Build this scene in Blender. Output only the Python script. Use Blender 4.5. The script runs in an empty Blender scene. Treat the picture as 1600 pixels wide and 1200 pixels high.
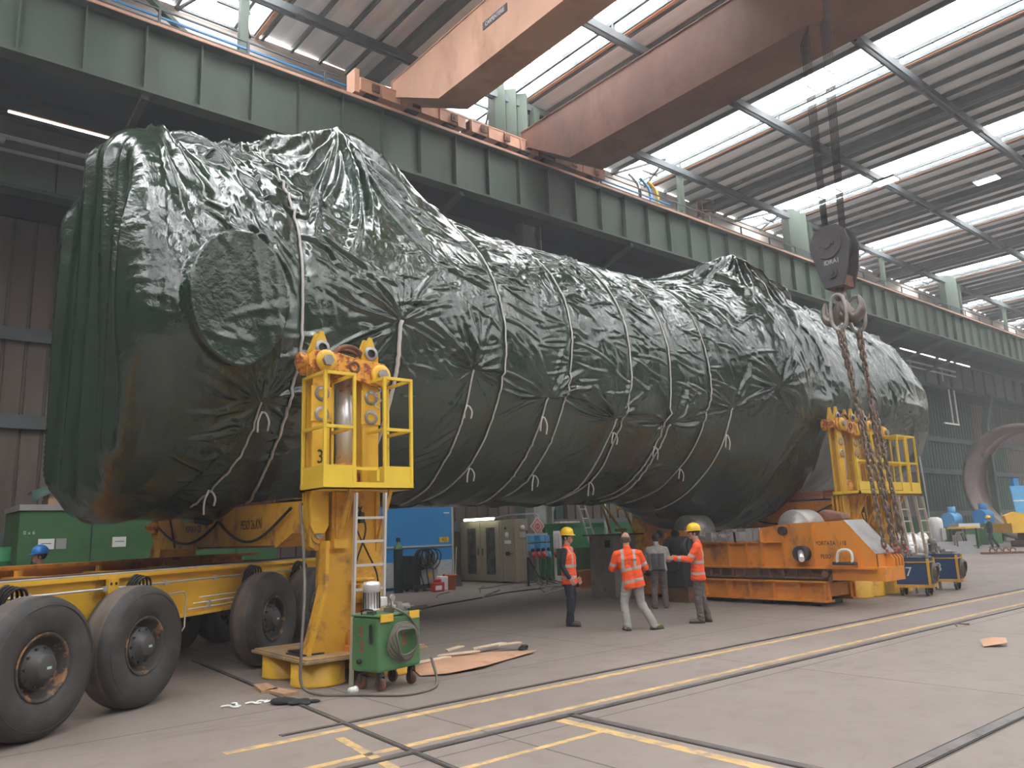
import bpy, bmesh, math, random
import numpy as np
from mathutils import Vector, Matrix
random.seed(7)
SC = bpy.context.scene
COL = SC.collection
PI = math.pi
def rad(a): return a*PI/180
# ------------------------------------------------------------------ camera
def camera_axes(yaw, pitch, roll):
    f = Vector((math.sin(yaw)*math.cos(pitch), math.cos(yaw)*math.cos(pitch), math.sin(pitch)))
    r = Vector((math.cos(yaw), -math.sin(yaw), 0)); u = r.cross(f)
    return r*math.cos(roll)+u*math.sin(roll), -r*math.sin(roll)+u*math.cos(roll), f
_r, _u, _f = camera_axes(0.6940959, 0.1885031, -0.0344263)
cd = bpy.data.cameras.new('camera'); cam = bpy.data.objects.new('camera', cd); COL.objects.link(cam)
cam.matrix_world = Matrix(((_r.x,_u.x,-_f.x,0),(_r.y,_u.y,-_f.y,0),(_r.z,_u.z,-_f.z,1.78),(0,0,0,1)))
cd.sensor_fit = 'HORIZONTAL'; cd.sensor_width = 36; cd.lens = 27.43; cd.clip_end = 500; cd.clip_start = .05
SC.camera = cam
# ------------------------------------------------------------------ overcast sky seen through the roof glazing
W = bpy.data.worlds.new('overcast_sky'); SC.world = W; W.use_nodes = True
bg = W.node_tree.nodes['Background']; bg.inputs[0].default_value = (1,.985,.96,1); bg.inputs[1].default_value = 10.0
SC.view_settings.view_transform = 'Standard'; SC.view_settings.look = 'None'; SC.view_settings.gamma = 1
SC.view_settings.use_curve_mapping = False; SC.view_settings.exposure = 0.85
RIDGES = [26.25+9.35*k for k in range(-4, 7)]
for i, xr in enumerate(RIDGES):           # portals only guide the sky's light in through each skylight
    L = bpy.data.lights.new('skylight_portal', 'AREA'); L.shape = 'RECTANGLE'; L.size = 2.4; L.size_y = 46
    L.cycles.is_portal = True
    o = bpy.data.objects.new('skylight_portal', L); COL.objects.link(o); o.location = (xr-.55, -1.0, 18.0)

# ------------------------------------------------------------------ materials
def nt(name):
    m = bpy.data.materials.new(name); m.use_nodes = True
    t = m.node_tree; b = t.nodes['Principled BSDF']; return m, t, b
def noise(t, scale, detail=4, rough=.6, vec=None, dist=0):
    n = t.nodes.new('ShaderNodeTexNoise'); n.inputs['Scale'].default_value = scale; n.inputs['Detail'].default_value = detail
    n.inputs['Roughness'].default_value = rough; n.inputs['Distortion'].default_value = dist
    if vec: t.links.new(vec, n.inputs['Vector'])
    return n
def coords(t, scale=(1,1,1), kind='Object'):
    c = t.nodes.new('ShaderNodeTexCoord'); mp = t.nodes.new('ShaderNodeMapping'); mp.inputs['Scale'].default_value = scale
    t.links.new(c.outputs[kind], mp.inputs['Vector']); return mp.outputs['Vector']
def ramp(t, src, a, b, c0=(0,0,0,1), c1=(1,1,1,1)):
    r = t.nodes.new('ShaderNodeValToRGB'); r.color_ramp.elements[0].position = a; r.color_ramp.elements[1].position = b
    r.color_ramp.elements[0].color = c0; r.color_ramp.elements[1].color = c1; t.links.new(src, r.inputs[0]); return r.outputs[0]
def mix(t, fac, a, b):
    m = t.nodes.new('ShaderNodeMix'); m.data_type = 'RGBA'
    if isinstance(fac, (int, float)): m.inputs[0].default_value = fac
    else: t.links.new(fac, m.inputs[0])
    for k, v in ((6, a), (7, b)):
        if isinstance(v, tuple): m.inputs[k].default_value = (*v[:3], 1)
        else: t.links.new(v, m.inputs[k])
    return m.outputs[2]
def bump(t, b, src, strength=.3, dist=.02):
    n = t.nodes.new('ShaderNodeBump'); n.inputs['Strength'].default_value = strength; n.inputs['Distance'].default_value = dist
    t.links.new(src, n.inputs['Height']); t.links.new(n.outputs[0], b.inputs['Normal']); return n
def paint(name, col, rough=.5, metal=0, wear=None, wa=.56, wb=.7, ws=3.0, var=.25, stretch=(1,1,1), bp=.15, spec=.5):
    """painted or bare metal: base colour that varies, with patches of dirt or rust"""
    m, t, b = nt(name); v = coords(t, stretch)
    n1 = noise(t, ws*.35, 3, .6, v); dark = tuple(c*(1-var) for c in col); lite = tuple(min(1, c*(1+var*.6)) for c in col)
    base = mix(t, ramp(t, n1.outputs[0], .3, .7), dark, lite)
    n2 = noise(t, ws, 8, .68, v)
    if wear: base = mix(t, ramp(t, n2.outputs[0], wa, wb), base, wear)
    t.links.new(base, b.inputs['Base Color'])
    b.inputs['Metallic'].default_value = metal; b.inputs['Specular IOR Level'].default_value = spec
    rr = t.nodes.new('ShaderNodeMapRange'); rr.inputs['To Min'].default_value = max(.03, rough-.1); rr.inputs['To Max'].default_value = min(1, rough+.15)
    t.links.new(n2.outputs[0], rr.inputs[0]); t.links.new(rr.outputs[0], b.inputs['Roughness'])
    if bp: bump(t, b, n2.outputs[0], bp, .01)
    return m
RUST = (.16,.055,.025)
M = {}
M['floor'] = None
M['green_beam'] = paint('green_beam_paint', (.072,.104,.076), .6, wear=(.05,.055,.05), wa=.55, wb=.8, ws=1.2, stretch=(1,1,.35))
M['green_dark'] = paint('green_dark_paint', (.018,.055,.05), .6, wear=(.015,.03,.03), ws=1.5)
M['roof_steel'] = paint('roof_steel', (.085,.10,.105), .6, wear=(.11,.09,.08), ws=2)
M['roof_sheet'] = paint('roof_sheet', (.88,.88,.87), .7, wear=(.7,.67,.65), wa=.5, wb=.8, ws=.8, stretch=(6,.3,1))
M['orange_edge'] = paint('orange_gutter', (.55,.26,.13), .7)
M['band'] = paint('beige_infill_sheet', (.62,.54,.48), .7, wear=(.4,.33,.28), wa=.55, wb=.8, ws=1)
M['wall'] = paint('brown_sheet', (.125,.098,.078), .7, wear=(.06,.046,.038), wa=.5, wb=.75, ws=.8, stretch=(1,1,.25))
M['wall_green'] = paint('green_sheet', (.02,.06,.042), .6, ws=.8, stretch=(1,1,.3))
M['aisle_dark'] = paint('aisle_dark_sheet', (.022,.045,.052), .7, ws=.8)
M['crane_orange'] = paint('crane_orange', (.62,.34,.22), .55, wear=(.45,.23,.14), wa=.5, wb=.72, ws=1.2, stretch=(1,1,.4))
M['crane_brown'] = paint('crane_brown', (.26,.125,.085), .6, wear=(.17,.085,.062), wa=.45, wb=.7, ws=1.4, stretch=(1,1,.5))
M['yellow'] = paint('machine_yellow', (.80,.47,.035), .42, wear=(.42,.21,.05), wa=.58, wb=.72, ws=3, var=.12)
M['yellow_bright'] = paint('cage_yellow', (.86,.60,.05), .42, wear=(.45,.24,.05), wa=.62, wb=.74, ws=4, var=.08)
M['yellow_worn'] = paint('worn_yellow', (.74,.40,.035), .5, wear=(.28,.14,.06), wa=.5, wb=.66, ws=2.5, var=.18)
M['orange_worn'] = paint('worn_orange', (.72,.27,.03), .5, wear=(.25,.10,.045), wa=.52, wb=.7, ws=2.2, var=.18, stretch=(1,1,.6))
M['rusty_yellow'] = paint('rusty_yellow', (.78,.36,.04), .55, wear=(.30,.07,.03), wa=.48, wb=.56, ws=9, var=.15)
M['rust'] = paint('rusty_steel', (.20,.09,.05), .75, wear=(.09,.05,.035), wa=.45, wb=.65, ws=5)
M['bare_steel'] = paint('bare_steel', (.40,.38,.36), .45, metal=.5, wear=(.2,.17,.15), ws=5)
M['grey_primer'] = paint('grey_primer', (.34,.33,.32), .6, wear=(.2,.16,.13), ws=4)
M['chrome'] = paint('chromed_steel', (.86,.87,.89), .28, metal=.6, var=.03, bp=0)
M['galv'] = paint('galvanised', (.52,.53,.53), .45, metal=.6, var=.1, ws=8)
M['alu'] = paint('aluminium', (.72,.72,.70), .35, metal=.6, var=.06, ws=8)
M['dark_metal'] = paint('dark_metal', (.05,.05,.052), .5, metal=.3, wear=(.1,.08,.06), ws=6)
M['hook_grey'] = paint('hook_block_grey', (.085,.08,.088), .6, metal=.2, wear=(.15,.11,.1), ws=4)
M['wire'] = paint('wire_rope', (.05,.05,.055), .6, metal=.3, bp=0)
M['chain'] = paint('chain_steel', (.22,.16,.12), .42, metal=.5, wear=(.36,.26,.19), ws=9)
M['hookred'] = paint('hook_red_paint', (.33,.07,.04), .5, wear=(.4,.37,.35), wa=.5, wb=.6, ws=9)
M['rubber'] = paint('tyre_rubber', (.042,.04,.04), .62, wear=(.10,.085,.07), wa=.5, wb=.8, ws=3)
M['tread'] = paint('tyre_tread', (.10,.08,.068), .8, wear=(.15,.12,.10), wa=.4, wb=.75, ws=6)
M['black'] = paint('black_rubber', (.018,.018,.018), .5, bp=.05)
M['hose'] = paint('dusty_hose', (.15,.13,.11), .6, ws=8)
M['cart_green'] = paint('cart_green', (.085,.22,.085), .45, wear=(.05,.08,.04), wa=.58, wb=.72, ws=5)
M['cart_blue'] = paint('cart_blue', (.015,.06,.17), .45, wear=(.02,.03,.06), ws=5)
M['blue'] = paint('machine_blue', (.022,.24,.56), .45, wear=(.05,.18,.35), wa=.6, wb=.8, ws=1.5, var=.08)
M['light_blue'] = paint('light_blue', (.12,.42,.75), .5)
M['shed_green'] = paint('shed_green', (.055,.16,.06), .5, wear=(.03,.07,.03), wa=.55, wb=.8, ws=1.5, var=.12)
M['bin_green'] = paint('bin_green', (.01,.20,.06), .5, wear=(.01,.09,.03), ws=2)
M['cabinet'] = paint('cabinet_beige', (.30,.25,.18), .5, wear=(.2,.16,.12), wa=.55, wb=.8, ws=2, var=.08)
M['cabinet_glass'] = paint('cabinet_dark_pane', (.06,.06,.055), .25, bp=0)
M['white'] = paint('white_plastic', (.75,.74,.72), .5, wear=(.5,.47,.43), ws=6, var=.04)
M['paper'] = paint('paper_white', (.8,.8,.78), .8, var=.03, bp=0)
M['red'] = paint('red_plastic', (.6,.03,.03), .4, bp=0)
M['orange'] = paint('orange_plastic', (.75,.2,.03), .5)
M['marking_black'] = paint('marking_black', (.02,.02,.02), .6, bp=0)
M['marking_red'] = paint('marking_red', (.5,.06,.04), .6, bp=0)
M['marking_white'] = paint('marking_white', (.8,.8,.8), .6, bp=0)
M['line_yellow'] = paint('floor_line_yellow', (.62,.40,.15), .65, wear=(.33,.26,.2), wa=.47, wb=.62, ws=7)
M['rail'] = paint('floor_rail_steel', (.24,.22,.21), .35, metal=.6, wear=(.08,.06,.05), ws=4)
M['groove'] = paint('rail_groove', (.05,.042,.038), .8)
M['wood'] = paint('plank_wood', (.50,.30,.17), .75, wear=(.25,.13,.08), ws=5, stretch=(1,6,1))
M['wood_pale'] = paint('pale_wood', (.75,.60,.42), .75, ws=8)
M['cardboard'] = paint('brown_board', (.52,.30,.19), .75, wear=(.4,.2,.12), ws=3)
M['hook_steel'] = paint('worn_hook_steel', (.22,.18,.165), .4, metal=.7, wear=(.3,.25,.22), ws=5)
M['cloth_brown'] = paint('brown_cloth', (.2,.11,.08), .85)
M['sign_pink'] = paint('sign_pale_red', (.72,.5,.46), .6, bp=0)
M['cloth_dark'] = paint('dark_cloth', (.02,.022,.024), .8)
M['ring_steel'] = paint('ring_steel', (.30,.23,.21), .5, metal=.3, wear=(.2,.15,.14), ws=1.5)
M['copper'] = paint('orange_sleeper', (.45,.2,.12), .7, ws=5)
M['sheet_teal'] = paint('teal_sheet', (.06,.14,.12), .6, ws=2)
M['strap'] = paint('strap_white', (.62,.58,.55), .7, ws=20, var=.1, bp=0)
def emit(name, col, s):
    m, t, b = nt(name); b.inputs['Base Color'].default_value = (1,1,1,1)
    b.inputs['Emission Color'].default_value = (*col, 1); b.inputs['Emission Strength'].default_value = s; return m
M['tube_glow'] = emit('lit_tube', (.95,.98,1), 6)
M['tube_glow_green'] = emit('lit_tube_warm', (.88,1,.72), 4)
M['green_lamp'] = emit('green_lamp', (.1,.9,.3), 1.0)

# ------------------------------------------------------------------ mesh building
class G:
    """collects shapes, then links them as one mesh object"""
    def __init__(s): s.v = []; s.f = []; s.sm = []; s.mi = []; s.cur = 0
    def add(s, vs, fs, smooth=False, mat=None):
        o = len(s.v)
        s.v += [(float(p[0]), float(p[1]), float(p[2])) for p in vs] if mat is None else [tuple(mat @ Vector(p)) for p in vs]
        for f in fs: s.f.append([i+o for i in f]); s.sm.append(smooth); s.mi.append(s.cur)
        return s
    def box(s, x0, x1, y0, y1, z0, z1, mat=None):
        vs = [(x, y, z) for x in (x0, x1) for y in (y0, y1) for z in (z0, z1)]
        return s.add(vs, [(0,1,3,2),(4,6,7,5),(0,4,5,1),(2,3,7,6),(0,2,6,4),(1,5,7,3)], mat=mat)
    def bar(s, p, q, w, h=None, up=(0,0,1)):
        p = Vector(p); q = Vector(q); d = (q-p); L = d.length
        if L < 1e-6: return s
        d.normalize(); up = Vector(up)
        if abs(d.dot(up)) > .99: up = Vector((0,1,0)) if abs(d.y) < .9 else Vector((1,0,0))
        a = d.cross(up).normalized(); b = a.cross(d); h = h or w
        vs = [e + a*(i*w/2) + b*(j*h/2) for e in (p, q) for i in (-1, 1) for j in (-1, 1)]
        return s.add(vs, [(0,1,3,2),(4,6,7,5),(0,4,5,1),(2,3,7,6),(0,2,6,4),(1,5,7,3)])
    def cyl(s, p, q, r0, r1=None, n=16, cap=True):
        p = Vector(p); q = Vector(q); r1 = r0 if r1 is None else r1; d = (q-p).normalized()
        up = Vector((0,0,1)) if abs(d.z) < .95 else Vector((1,0,0)); a = d.cross(up).normalized(); b = d.cross(a)
        vs = []
        for e, r in ((p, r0), (q, r1)):
            for i in range(n): t = 2*PI*i/n; vs.append(e + a*(r*math.cos(t)) + b*(r*math.sin(t)))
        s.add(vs, [(i, (i+1) % n, n+(i+1) % n, n+i) for i in range(n)], True)
        if cap: s.add(vs[:n], [list(range(n))[::-1]]); s.add(vs[n:], [list(range(n))])
        return s
    def tube(s, pts, r, n=8, closed=False):
        P = [Vector(p) for p in pts]; m = len(P); rings = []; a = None
        for i in range(m):
            if closed: d = P[(i+1) % m]-P[i-1]
            else: d = P[min(i+1, m-1)]-P[max(i-1, 0)]
            if d.length < 1e-9: d = Vector((0,0,1))
            d.normalize()
            if a is None: a = d.cross(Vector((0,0,1)) if abs(d.z) < .9 else Vector((1,0,0))).normalized()
            else: a = (a - d*a.dot(d)); a = a.normalized() if a.length > 1e-6 else d.orthogonal().normalized()
            b = d.cross(a); rr = r[i] if isinstance(r, (list, tuple)) else r
            rings += [P[i] + a*(rr*math.cos(2*PI*k/n)) + b*(rr*math.sin(2*PI*k/n)) for k in range(n)]
        fs = []
        for i in range(m if closed else m-1):
            j = (i+1) % m
            for k in range(n): fs.append((i*n+k, i*n+(k+1) % n, j*n+(k+1) % n, j*n+k))
        if not closed: fs += [list(range(n))[::-1], [(m-1)*n+k for k in range(n)]]
        return s.add(rings, fs, True)
    def prism(s, poly, lo, hi, axis='x'):
        """polygon extruded along an axis; polygon pairs are the other two axes in xyz order"""
        n = len(poly); vs = []
        for e in (lo, hi):
            for a, b in poly: vs.append({'x': (e, a, b), 'y': (a, e, b), 'z': (a, b, e)}[axis])
        return s.add(vs, [list(range(n)), list(range(n, 2*n))[::-1]] + [(i, n+i, n+(i+1) % n, (i+1) % n) for i in range(n)])
    def lathe(s, prof, c=(0,0,0), axis=(0,0,1), n=32, smooth=True):
        """profile of (radius, height) turned about an axis through c"""
        c = Vector(c); d = Vector(axis).normalized(); a = d.orthogonal().normalized(); b = d.cross(a); vs = []
        for r, h in prof:
            for i in range(n): t = 2*PI*i/n; vs.append(c + d*h + a*(r*math.cos(t)) + b*(r*math.sin(t)))
        fs = []
        for j in range(len(prof)-1):
            for i in range(n): fs.append((j*n+i, j*n+(i+1) % n, (j+1)*n+(i+1) % n, (j+1)*n+i))
        return s.add(vs, fs, smooth)
    def ball(s, c, rx, ry=None, rz=None, n=14, m=10):
        ry = ry or rx; rz = rz or rx; vs = []; fs = []
        for j in range(m+1):
            ph = PI*j/m
            for i in range(n): t = 2*PI*i/n; vs.append((c[0]+rx*math.sin(ph)*math.cos(t), c[1]+ry*math.sin(ph)*math.sin(t), c[2]+rz*math.cos(ph)))
        for j in range(m):
            for i in range(n): fs.append((j*n+i, (j+1)*n+i, (j+1)*n+(i+1) % n, j*n+(i+1) % n))
        return s.add(vs, fs, True)
    def build(s, name, mat, parent=None, bevel=0, loc=None):
        me = bpy.data.meshes.new(name); me.from_pydata(s.v, [], s.f)
        me.polygons.foreach_set('use_smooth', s.sm)
        mats = mat if isinstance(mat, (list, tuple)) else [mat]
        for m in mats: me.materials.append(m)
        if len(mats) > 1: me.polygons.foreach_set('material_index', s.mi)
        b = bmesh.new(); b.from_mesh(me); bmesh.ops.remove_doubles(b, verts=b.verts, dist=1e-5)
        bmesh.ops.recalc_face_normals(b, faces=b.faces); b.to_mesh(me); b.free(); me.update()
        o = bpy.data.objects.new(name, me); COL.objects.link(o)
        if parent: o.parent = parent
        if loc: o.location = loc
        if bevel:
            md = o.modifiers.new('bevel', 'BEVEL'); md.width = bevel; md.segments = 2; md.limit_method = 'ANGLE'; md.angle_limit = rad(40)
        return o
def tag(o, label=None, cat=None, group=None, kind=None):
    if label: o['label'] = label
    if cat: o['category'] = cat
    if group: o['group'] = group
    if kind: o['kind'] = kind
    return o
def thing(name, label, cat, loc=(0,0,0), rz=0, group=None):
    o = bpy.data.objects.new(name, None); o.empty_display_size = .2; COL.objects.link(o)
    o.location = loc; o.rotation_euler = (0, 0, rz); return tag(o, label, cat, group)
def copy_tree(o, parent=None):
    kids = [c for c in ALLKIDS(o)]
    c = o.copy(); COL.objects.link(c); c.parent = parent
    for k in kids: copy_tree(k, c)
    return c
def ALLKIDS(o): return [c for c in bpy.data.objects if c.parent == o]
def text(s, size, mat, parent, loc, rot, name='number_marking', depth=.002, sx=1.0):
    cu = bpy.data.curves.new('t', 'FONT'); cu.body = s; cu.size = size; cu.extrude = depth; cu.align_x = 'CENTER'; cu.align_y = 'CENTER'
    to = bpy.data.objects.new('t', cu); COL.objects.link(to); bpy.context.view_layer.update()
    me = bpy.data.meshes.new_from_object(to.evaluated_get(bpy.context.evaluated_depsgraph_get()))
    bpy.data.objects.remove(to); bpy.data.curves.remove(cu)
    o = bpy.data.objects.new(name, me); me.materials.clear(); me.materials.append(mat); COL.objects.link(o)
    o.parent = parent; o.location = loc; o.rotation_euler = rot; o.scale = (sx, 1, 1); return o
FACE_NEGX = (rad(90), 0, rad(-90))     # lettering read from the -X side
FACE_NEGY = (rad(90), 0, 0)            # lettering read from the -Y side
def smooth_pts(P, sub=6):
    P = [Vector(p) for p in P]; out = []
    for i in range(len(P)-1):
        a, b, c, d = P[max(i-1, 0)], P[i], P[i+1], P[min(i+2, len(P)-1)]
        for k in range(sub):
            t = k/sub; out.append(.5*((2*b)+(c-a)*t+(2*a-5*b+4*c-d)*t*t+(3*b-a-3*c+d)*t**3))
    out.append(P[-1]); return out
# ================================================================== the hall
def structure(name, g, m, bevel=0):
    o = g.build(name, m, bevel=bevel); o['kind'] = 'structure'; return o
X0, X1, YN, YB = -16.0, 92.0, -24.0, 25.5
# floor: worn concrete with slab joints, stains and tyre marks
m, t, b = nt('worn_concrete'); v = coords(t)
n1 = noise(t, .22, 5, .6, v); n2 = noise(t, 2.6, 8, .7, v); n3 = noise(t, 38, 3, .6, v); n4 = noise(t, .9, 6, .75, coords(t, (.35,1.6,1)), .8)
c = mix(t, ramp(t, n1.outputs[0], .3, .7), (.20,.163,.142), (.275,.232,.207))
c = mix(t, ramp(t, n2.outputs[0], .5, .78), c, (.16,.125,.108))
c = mix(t, ramp(t, n4.outputs[0], .58, .72), c, (.145,.118,.104))
g3 = t.nodes.new('ShaderNodeMath'); g3.operation = 'MULTIPLY'; g3.inputs[1].default_value = .25; t.links.new(n3.outputs[0], g3.inputs[0])
c = mix(t, g3.outputs[0], c, (.30,.265,.24))
br = t.nodes.new('ShaderNodeTexBrick'); br.inputs['Scale'].default_value = 1; br.inputs['Brick Width'].default_value = 4.6; br.inputs['Row Height'].default_value = 2.85
br.inputs['Mortar Size'].default_value = .012; br.offset = 0; t.links.new(coords(t), br.inputs['Vector'])
c = mix(t, br.outputs['Fac'], c, (.10,.08,.07))
t.links.new(c, b.inputs['Base Color']); b.inputs['Roughness'].default_value = .62; b.inputs['Specular IOR Level'].default_value = .35
bump(t, b, n2.outputs[0], .25, .01)
structure('floor', G().box(X0, X1, YN, YB+.5, -.3, 0), m)
# back wall: vertical corrugated sheets, brown and green lengths, on horizontal rails
def corrugated(xa, xb, y, z0, z1, pitch=.55, d=.07):
    g = G(); n = int((xb-xa)/pitch); P = []
    for i in range(n+1):
        x = xa+i*pitch; P += [(x, y), (x+pitch*.82, y), (x+pitch*.87, y+d), (x+pitch*.95, y+d)]
    P = [p for p in P if p[0] <= xb+.01]
    vs = [(p[0], p[1], z) for z in (z0, z1) for p in P]; k = len(P)
    return g.add(vs, [(i, i+1, k+i+1, k+i) for i in range(k-1)])
wb = structure('wall_back', corrugated(X0, X1, YB, 0, 13.4), M['wall'])
structure('wall_left', G().box(X0-.2, X0, YN, YB+.5, 0, 19), M['wall'])
structure('wall_near', G().box(X0, X1, YN-.2, YN, 0, 19), M['wall'])
g = corrugated(0, YB-YN+.6, 0, 0, 19); e = structure('wall_right', g, M['wall']); e.location = (X1, YB+.5, 0); e.rotation_euler = (0, 0, rad(-90))
# coloured green bays of the back wall
for k, (xa, xb, z0, z1) in enumerate(((21.2, 24.2, 1.9, 6.0), (60, 71, 0, 11.2), (74, 78, 0, 11.2))):
    g = corrugated(xa, xb, YB-.06, z0, z1); structure('trim_%d' % (k+1), g, M['wall_green'])
for k, z in enumerate((1.9, 5.1, 7.6)):
    g = G().box(X0, X1, YB-.22, YB-.06, z, z+.16).box(X0, X1, YB-.1, YB-.06, z+.16, z+.4); structure('trim_%d' % (k+4), g, M['roof_steel'])
# main roof: pitched bays, each ridge carrying a glazed strip
YR = 22.0
g = G(); gp = G()
def roofz(x):
    k = min(RIDGES, key=lambda r: abs(r-x)); return 17.62-abs(x-k)*.03
segs = []
for r in RIDGES:
    for side, (a, bb) in ((-1, (r-4.68, r-1.75)), (1, (r+.62, r+4.68))):
        za, zb = roofz(a), roofz(bb); n = max(1, int(abs(bb-a)/.3))
        g.add([(a, YN, za), (bb, YN, zb), (bb, YR, zb), (a, YR, za), (a, YN, za+.08), (bb, YN, zb+.08), (bb, YR, zb+.08), (a, YR, za+.08)],
              [(0,1,2,3), (4,7,6,5), (0,4,5,1), (3,2,6,7), (0,3,7,4), (1,5,6,2)])
structure('ceiling', g, M['roof_sheet'])
mg, tg, bg_ = nt('frosted_roof_glazing')
tr = tg.nodes.new('ShaderNodeBsdfTransparent'); tr.inputs[0].default_value = (.97,.98,1,1); mx = tg.nodes.new('ShaderNodeMixShader'); mx.inputs[0].default_value = .12
bg_.inputs['Base Color'].default_value = (.8,.85,.9,1); bg_.inputs['Roughness'].default_value = .4
tg.links.new(tr.outputs[0], mx.inputs[1]); tg.links.new(bg_.outputs[0], mx.inputs[2]); tg.links.new(mx.outputs[0], tg.nodes['Material Output'].inputs[0])
M['glazing'] = mg
for k, r in enumerate(RIDGES):
    g = G(); g.box(r-1.75, r+.62, YN, YR, 17.60, 17.62)
    o = structure('window_%d' % (k+1), g, M['glazing'])
    f = G()
    f.bar((r, YN, 17.5), (r, YR, 17.5), .10, .14); f.bar((r+.62, YN, 17.52), (r+.62, YR, 17.52), .06, .12)
    for i in range(0, 46): f.bar((r-1.75, YN+i, 17.59), (r+.62, YN+i, 17.59), .02, .03)
    f.build('window_frame', M['roof_steel'], o)
    G().box(r+.64, r+.76, YN, YR, 17.42, 17.58).build('gutter_edge', M['orange_edge'], o)
    f = G()
    for p, q in (((r-1.7,YR),(r-.9,19.6)), ((r-.9,19.6),(r+.5,YR)), ((r-.9,20.9),(r+.1,20.9)), ((r-1.7,YR-.1),(r+.6,YR-.1))): f.bar((p[0], p[1], 17.4), (q[0], q[1], 17.4), .08)
    f.build('window_bracing', M['roof_steel'], o)
# infill above the runway
g = G().box(X0, X1, YR, YR+.08, 14.9, 17.5)
structure('wall_clerestory', g, M['band'])
# lower side aisle: dark roof
structure('ceiling_aisle', G().add([(X0, 19.9, 14.9), (X1, 19.9, 14.9), (X1, YB+.3, 14.3), (X0, YB+.3, 14.3)], [(0,1,2,3)]), M['aisle_dark'])
structure('wall_aisle', G().box(X0, X1, 24.2, 24.3, 10.8, 15.2), M['aisle_dark'])
# purlins under the roof sheets (across the hall) and the long roof beams under them
pur = None
for r in RIDGES:
    xs = [r-4.68+.98*i for i in range(0, 4) if r-4.68+.98*i < r-1.6] + [r+.9+.98*i for i in range(0, 4)]
    for i, x in enumerate(xs):
        if x < -12 or x > 86: continue
        big = abs(x-(r-4.68)) < .1
        z = roofz(x)-(.17 if big else .09)
        if big:
            G().bar((x, YN, z-.02), (x, YR, z-.02), .36, .30).build('valley_beam', M['roof_steel'])
            o = [q for q in bpy.data.objects if q.name.startswith('valley_beam')][-1]
            tag(o, 'wide dark steel beam along a roof valley, running across the hall', 'roof beam', 'valley beams of the roof')
        else:
            o = G().bar((x, YN, z), (x, YR, z), .09, .16).build('roof_purlin', M['roof_steel'])
            tag(o, 'thin dark steel purlin under the grey roof sheets', 'purlin', 'purlins under the roof sheets')
for y in (19.55, 14.7, 10.06, 5.4, .7, -4.0, -9, -14, -19):
    g = G(); g.bar((X0, y-.09, 17.02), (X1, y-.09, 17.02), .07, .26); g.bar((X0, y+.09, 17.02), (X1, y+.09, 17.02), .07, .26)
    for i in range(22): g.bar((X0+i*4.9, y, 16.92), (X0+i*4.9+.25, y, 16.92), .3, .03)
    for r in RIDGES: g.bar((r, y, 17.05), (r, y, 17.45), .08)
    tag(g.build('roof_beam', M['roof_steel']), 'dark double steel roof beam running the length of the hall', 'roof beam', 'long beams under the roof')
# thin tie rods across
for x in (30.5, 39.5, 49, 58):
    tag(G().cyl((x, -6, 16.8), (x, YR, 16.8), .03, n=6).build('tie_rod', M['roof_steel']), 'thin pale tie rod crossing under the roof beams', 'tie rod', 'tie rods under the roof')

# ---- crane runway: deep plate girder with stiffeners, walkway and railing
rg = thing('runway_girder', 'deep green plate girder with stiffeners running the length of the hall above the columns', 'girder', (0, 19, 0))
G().box(X0, X1, -.02, .04, 12.7, 14.42).build('web', M['green_beam'], rg)
G().box(X0, X1, -.30, .30, 14.40, 14.48).build('top_flange', M['green_beam'], rg)
G().box(X0, X1, -.22, .22, 12.62, 12.70).build('bottom_flange', M['green_beam'], rg)
G().box(X0, X1, -.06, .06, 14.48, 14.62).build('crane_rail', M['rail'], rg)
x = X0+.4
while x < 80:
    G().box(x-.02, x+.02, -.2, -.02, 12.7, 14.4).build('stiffener', M['green_beam'], rg); x += 1.33
G().box(X0, X1, .3, 1.0, 14.40, 14.47).build('walkway', M['crane_orange'], rg)
g = G()
for xa, xb in ((X0, 9.8), (20.8, X1)):
    for z in (14.88, 15.25): g.bar((xa, .22, z), (xb, .22, z), .04)
    x = xa
    while x < xb: g.bar((x, .22, 14.45), (x, .22, 15.25), .06); x += 2.3
g.build('railing', M['roof_steel'], rg)
G().box(X0, X1, -.31, -.29, 14.42, 14.50).build('flange_edge', M['crane_orange'], rg)
G().bar((X0, .26, 15.06), (10.2, .26, 15.06), .05).build('conductor_rail', M['blue'], rg)
G().bar((20.6, .26, 15.06), (25, .26, 15.06), .05).build('conductor_rail', M['blue'], rg)
# lower girder of the side aisle
lg = thing('aisle_girder', 'lower olive green plate girder above the side aisle with lamps on top', 'girder', (0, 22.5, 0))
G().box(X0, X1, -.02, .04, 10.95, 12.75).build('web', M['green_beam'], lg)
G().box(X0, X1, -.30, .30, 12.75, 12.83).build('top_flange', M['green_beam'], lg)
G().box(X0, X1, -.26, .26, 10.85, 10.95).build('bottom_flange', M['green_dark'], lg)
x = X0+.3
while x < 80:
    G().box(x-.02, x+.02, -.16, -.02, 10.95, 12.75).build('stiffener', M['green_beam'], lg); x += 2.1
for xa, xb, n in ((.0, 1.35, 1), (1.95, 4.6, 1), (44, 46.5, 2), (52, 54.2, 4)):
    for k in range(n):
        o = thing('tube_lamp', 'lit white tube lamp on top of the lower green girder', 'lamp', (xa+k*3.0, 22.35, 12.86), 0, 'tube lamps on the lower girder')
        G().box(0, xb-xa, -.08, .08, -.03, .1).build('lamp_housing', M['crane_orange'], o)
        G().cyl((0, -.1, 0), (xb-xa, -.1, 0), .05, n=8).build('tube', M['tube_glow'], o)
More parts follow.
